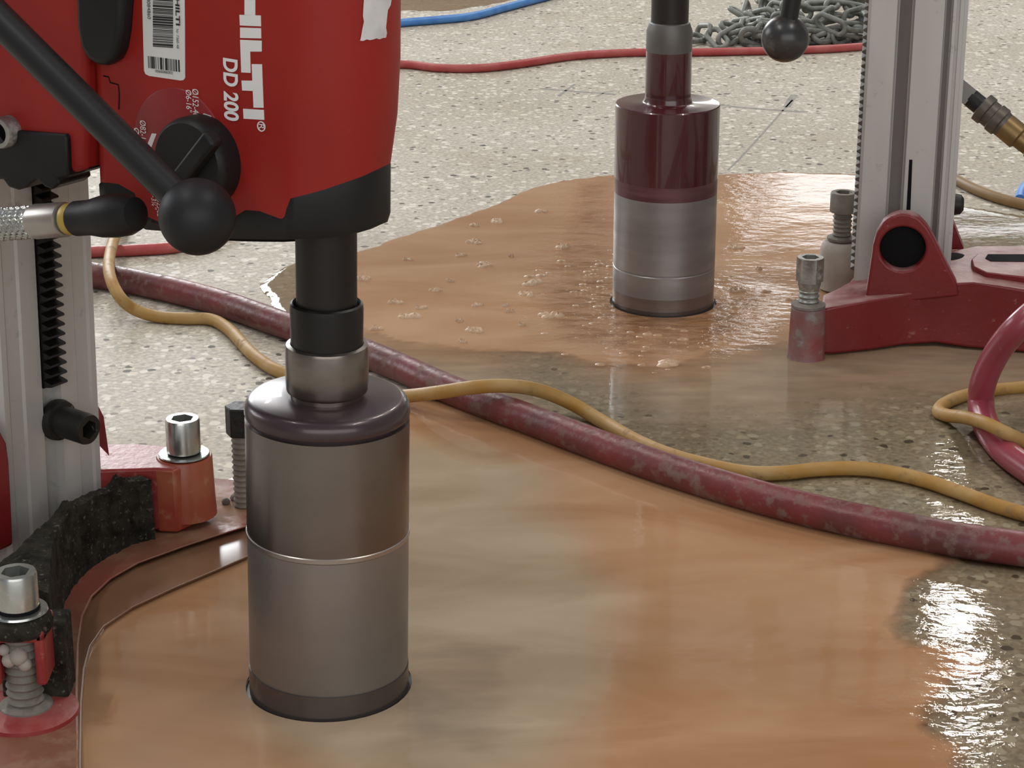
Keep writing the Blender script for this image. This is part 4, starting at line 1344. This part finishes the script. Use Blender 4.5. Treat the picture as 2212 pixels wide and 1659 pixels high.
Fg.add('maroon_barrel', lathe([(R_BIT - 0.0002, z_paint), (R_BIT, z_top - 0.001), (R_BIT - 0.0008, z_top), (R_BIT - 0.003, z_top + 0.0004), (0.027, z_top + 0.0008), (0.025, z_top + 0.002), (0.0235, z_top + 0.006), (0.0233, z_top + 0.0085), (0.0236, z_top + 0.010), (0.0232, fz(118, 0.0235))], 96), M['maroon'], fb)
zc0, zc1 = fz(120, 0.0235), fz(62, 0.0235)
fs_ = Fg.add('spindle', lathe([(0.0190, zc1 - 0.002), (0.0190, zc1 + 0.20)], 56), M['spindle_far'])
Fg.add('chuck', lathe([(0.0230, zc0 - 0.001), (0.0234, zc0 + 0.002), (0.0234, zc1 - 0.006), (0.0205, zc1 + 0.002), (0.0190, zc1 + 0.003)], 56), M['chuck_far'], fs_)
# motor and carriage above the picture hold the spindle to the column
Fg.add('motor_housing', join(box(-0.20, 0.05, -0.045, 0.045, zc1 + 0.15, zc1 + 0.42)), M['red'], bevel=0.012, bevel_seg=4)
Fg.add('carriage', box(-F_L - 0.075, -0.18, -0.072, 0.072, zc1 + 0.13, zc1 + 0.36), M['red'], bevel=0.006)

fcol = column(Fg, F_L, 0.030, 0.80, M['alu'], M['rack_far'], False, 0.0072, 0.05, tooth=0.0040, rw=0.018)
# slot; shade and grime painted as strips on the side that faces the camera
def fside(px, py, y=0.0502):
    return Fg.face(px, py, y)
Fg.add('side_slot', prism([fside(px, py) for px, py in ((1964, 345), (1971, 345), (1966, 470), (1957, 470))], [fside(px, py) + Vector((0, -0.004, 0)) for px, py in ((1964, 345), (1971, 345), (1966, 470), (1957, 470))]), M['hole'], fcol, smooth=False)

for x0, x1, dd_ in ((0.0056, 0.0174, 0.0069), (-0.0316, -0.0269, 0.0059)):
    Fg.add('groove_shade_grime', box(x0 - F_L, x1 - F_L, 0.05 - dd_ - 0.0004, 0.05 - dd_ + 0.0003, 0.05, 0.79), M['alu_dark'], fcol, smooth=False)
# feed lever and its ball
bF = Fg.face(1696, 83, 0.105)
rF = 51.5 * ((Fg.M @ bF).y * cp - ((Fg.M @ bF).z - CAM_H) * sp) / F_PX
tF = Fg.face(1722, -60, 0.105)
fl2 = Fg.add('feed_lever', tube([bF + (tF - bF) * (k / 6.0) for k in range(7)], 0.0088, 18), M['lever'])
Fg.add('lever_ball', sphere(bF, rF), M['ball_far'], fl2)
Fg.add('lever_hub', lathe([(0.022, 0), (0.022, 0.04)], 28, Vector((tF.x, 0.06, tF.z + 0.01)), (0, 1, 0)), M['black'], fl2)
Fg.add('lever_spoke', tube([tF, Vector((tF.x, tF.y, tF.z + 0.012))], 0.009, 14), M['lever'], fl2)

# base casting: traced wall, lofted from its foot to its top edge
top_px = [(1752, 668), (1807, 660), (1868, 645), (1960, 632), (2065, 612), (2117, 606), (2212, 626), (2420, 640)]
bot_px = [(1768, 772), (1800, 772), (1882, 763), (1951, 754), (2020, 752), (2092, 760), (2212, 768), (2420, 775)]
ZT = 0.066
bots = [Fg.gl(px, py, 0.0) for px, py in bot_px]
tops_ = []
for p_, (px, py) in zip(bots, top_px):
    wq_ = Fg.base @ p_
    tops_.append(Vector((p_.x, p_.y, AY(px, py, wq_.y).z)))
for p_, dz in zip(bots, (0.003, 0.003, 0.003, 0.004, 0.005, 0.004, 0.003, 0.003)):
    p_.z = dz
bk = [(2420, 480, 0.066), (2212, 530, 0.066), (2110, 533, 0.066), (2070, 536, 0.064), (2030, 545, 0.060), (1900, 575, 0.055), (1850, 590, 0.052), (1836, 606, 0.050), (1805, 624, 0.049), (1778, 636, 0.048)]
bk = [Fg.gl(px, py, z) for px, py, z in bk]
tops_ += bk
bots += [Vector((p.x, p.y, 0.012)) for p in bk]
fbase = Fg.add('base_casting', prism(bots, tops_), M['red_cast_far'], bevel=0.003, bevel_seg=3)
# near foot boss
ff = Fg.gl(1741, 766, 0.004)
Fg.add('screw_boss', lathe([(0.0190, 0.001), (0.0180, 0.004), (0.0172, 0.03), (0.0165, 0.052), (0.015, 0.0535)], 40, (ff.x, ff.y, 0)), mat('dusty_red_boss', (0.23, 0.05, 0.05), 0.5, var=(0.20, 0.15, 0.14), var_scale=30, dirt=((0.26, 0.24, 0.22), 0.42, 60), bump=0.3))
s1 = Fg.add('levelling_screw', thread(Vector((ff.x + 0.000, ff.y, 0.052)), (0, 0, 1), 0.0105, 0.030, 0.005), M['steel_dusty'])
Fg.add('washer', lathe([(0.0165, 0.0535), (0.0168, 0.056), (0.0105, 0.058)], 36, (ff.x, ff.y, 0)), M['crust'], s1)
Fg.add('screw_head', socket_head(Vector((ff.x, ff.y, 0.079)), (0, 0, 1), 0.0132, 0.024, 0.0085, 0.010, hex_out=True), M['steel_dusty'], s1)
Fg.add('screw_neck', lathe([(0.0090, 0.068), (0.0112, 0.076), (0.0112, 0.080)], 32, (ff.x, ff.y, 0)), M['steel_dusty'], s1)
# far foot: dust-coated block with its screw
fo_ = Fg.gl(1812, 628, 0.0)
e = Fg.base.to_3x3().inverted()
vx, vy = e @ Vector((1, 0, 0)), e @ Vector((0, -1, 0))
Fg.add('dusty_boss', lathe([(0.0215, 0.004), (0.0222, 0.020), (0.0220, 0.046), (0.0205, 0.052), (0.0175, 0.0555), (0.008, 0.0565)], 40, (fo_.x, fo_.y, 0)), M['cream_cast'])
s2 = Fg.add('levelling_screw', thread(Vector((fo_.x, fo_.y, 0.056)), (0, 0, 1), 0.0105, 0.034, 0.0048), M['crust'])
Fg.add('screw_head', socket_head(Vector((fo_.x, fo_.y, 0.088)), (0, 0, 1), 0.0140, 0.021, 0.009, 0.008), M['crust'], s2)
Fg.add('washer', lathe([(0.0155, 0.0575), (0.0155, 0.060), (0.010, 0.0615)], 32, (fo_.x, fo_.y, 0)), M['crust'], s2)
hx_ = Vector((fo_.x, fo_.y, 0.098)) + vx * 0.006
Fg.add('cross_bolt', lathe([(0.0105, 0.0), (0.0105, 0.030)], 28, hx_, tuple(vx)), M['crust'], s2)
# lug with pivot bore on the camera side of the column
def lug(y0, y1, outline, hole_c, hole_r, m):
    o2 = [Fg.face(px, py, y0) for px, py in outline]
    hc = Fg.face(hole_c[0], hole_c[1], y0)
    hr = (Fg.face(hole_c[0] + hole_r, hole_c[1], y0) - hc).length
    V0, F0 = filled([(p.x, p.z) for p in o2], [circle((hc.x, hc.z), hr, 40)], 0.0)
    A = [Vector((v.x, y0, v.y)) for v in V0]
    B = [Vector((v.x, y1, v.y)) for v in V0]
    n = len(A)
    Fc = [tuple(f) for f in F0] + [tuple(i + n for i in f) for f in F0]
    no = len(o2)
    for i in range(no):
        j = (i + 1) % no
        Fc.append((i, j, n + j, n + i))
    for i in range(40):
        j = (i + 1) % 40
        Fc.append((no + i, no + j, n + no + j, n + no + i))
    return (A + B, Fc), hc, hr
out_px = [(1866, 662), (1870, 640), (1876, 600), (1882, 560), (1886, 530), (1894, 502), (1908, 480), (1925, 467), (1945, 461), (1965, 462), (1985, 471), (2003, 490), (2018, 515), (2035, 550), (2052, 585), (2066, 612), (2072, 640)]
ylug = Fg.gl(1951, 754, 0.0).y - 0.0015
lg, hc, hr = lug(ylug, ylug - 0.017, out_px, (1950, 538), 50, None)
lo_ = Fg.add('pivot_lug', lg, M['red_cast_far'], bevel=0.0025, bevel_seg=3)
Fg.add('bore_shade', lathe([(hr * 0.999, 0.008), (hr * 0.90, 0.009), (0.0005, 0.009)], 40, Vector((hc.x, ylug - 0.020, hc.z)), (0, 1, 0)), M['hole'], lo_)  # black disc painting the shade inside the bore
# gusset on the far side and a clamp nub behind the column
gus = [Fg.face(px, py, -0.052) for px, py in ((2044, 540), (2082, 538), (2050, 458), (2040, 455))]
Fg.add('gusset', prism(gus, [p + Vector((0, -0.02, 0)) for p in gus]), M['red_cast_far'], smooth=False)
nb = Fg.face(2040, 440, 0.0)
Fg.add('clamp_nub', lathe([(0.009, 0.0), (0.011, 0.004), (0.010, 0.010), (0.006, 0.013)], 24, Vector((-F_L - 0.045, 0.0, nb.z)), (-1, 0, 0)), M['bolt_black'])
# raised pad with slot and a round recess on the top of the base
pad = [(2098, 560), (2110, 548), (2140, 540), (2300, 545), (2300, 606), (2212, 598), (2130, 588), (2102, 575)]
slot = [(2128, 558), (2134, 549), (2300, 549), (2300, 566), (2140, 564)]
pa = [Fg.gl(px, py, ZT + 0.006) for px, py in pad]
Fg.add('slot_pad', prism([Vector((p.x, p.y, ZT - 0.002)) for p in pa], pa), M['red_cast_far'], fbase, bevel=0.0015)
sa = [Fg.gl(px, py, ZT + 0.0064) for px, py in slot]
Fg.add('slot', prism([Vector((p.x, p.y, ZT + 0.003)) for p in sa], sa), M['hole'], fbase, smooth=False)
rcx = Fg.gl(2060, 553, ZT + 0.0004)
Fg.add('round_recess', lathe([(0.013, 0.0), (0.011, 0.0006), (0.0005, 0.0006)], 32, rcx), M['hole'], fbase)

# water coupling behind the column
c0, c1 = AY(2040, 165, 2.27), AY(2330, 402, 2.20)
c0, c1 = Fg.Bi @ c0, Fg.Bi @ c1
ca = (c1 - c0).normalized()
def alx(px):
    return (Fg.Bi @ AY(px, 165 + (px - 2040) * 237.0 / 290.0, 2.27 - 0.07 * (px - 2040) / 290.0) - c0).dot(ca)
cpl = Fg.add('water_coupling', prism(hex_ring(c0, ca, 0.0130, 0.0, 0.4, 4), hex_ring(c0, ca, 0.0130, alx(2098), 0.4, 4)), M['grey_fit'], smooth=False)
Fg.add('coupling_neck', lathe([(0.0100, alx(2096)), (0.0100, alx(2128))], 32, c0, ca), M['bolt_black'], cpl)
Fg.add('coupling_collar', lathe([(0.0120, alx(2118)), (0.0160, alx(2120)), (0.0160, alx(2133)), (0.0142, alx(2135)), (0.0142, alx(2146)), (0.0158, alx(2148)), (0.0158, alx(2162)), (0.0140, alx(2164)), (0.0135, alx(2172))], 40, c0, ca), M['brass_dark'], cpl)
Fg.add('coupling_tail', lathe([(0.0138, alx(2170)), (0.0140, alx(2200)), (0.0110, alx(2203)), (0.0105, alx(2225)), (0.0120, alx(2227)), (0.0120, alx(2290)), (0.0100, alx(2320))], 40, c0, ca), M['brass'], cpl)
Fg.add('coupling_bracket', tube([c0, Vector((-F_L - 0.02, -0.03, c0.z + 0.004))], 0.009, 14), M['grey_fit'], cpl)
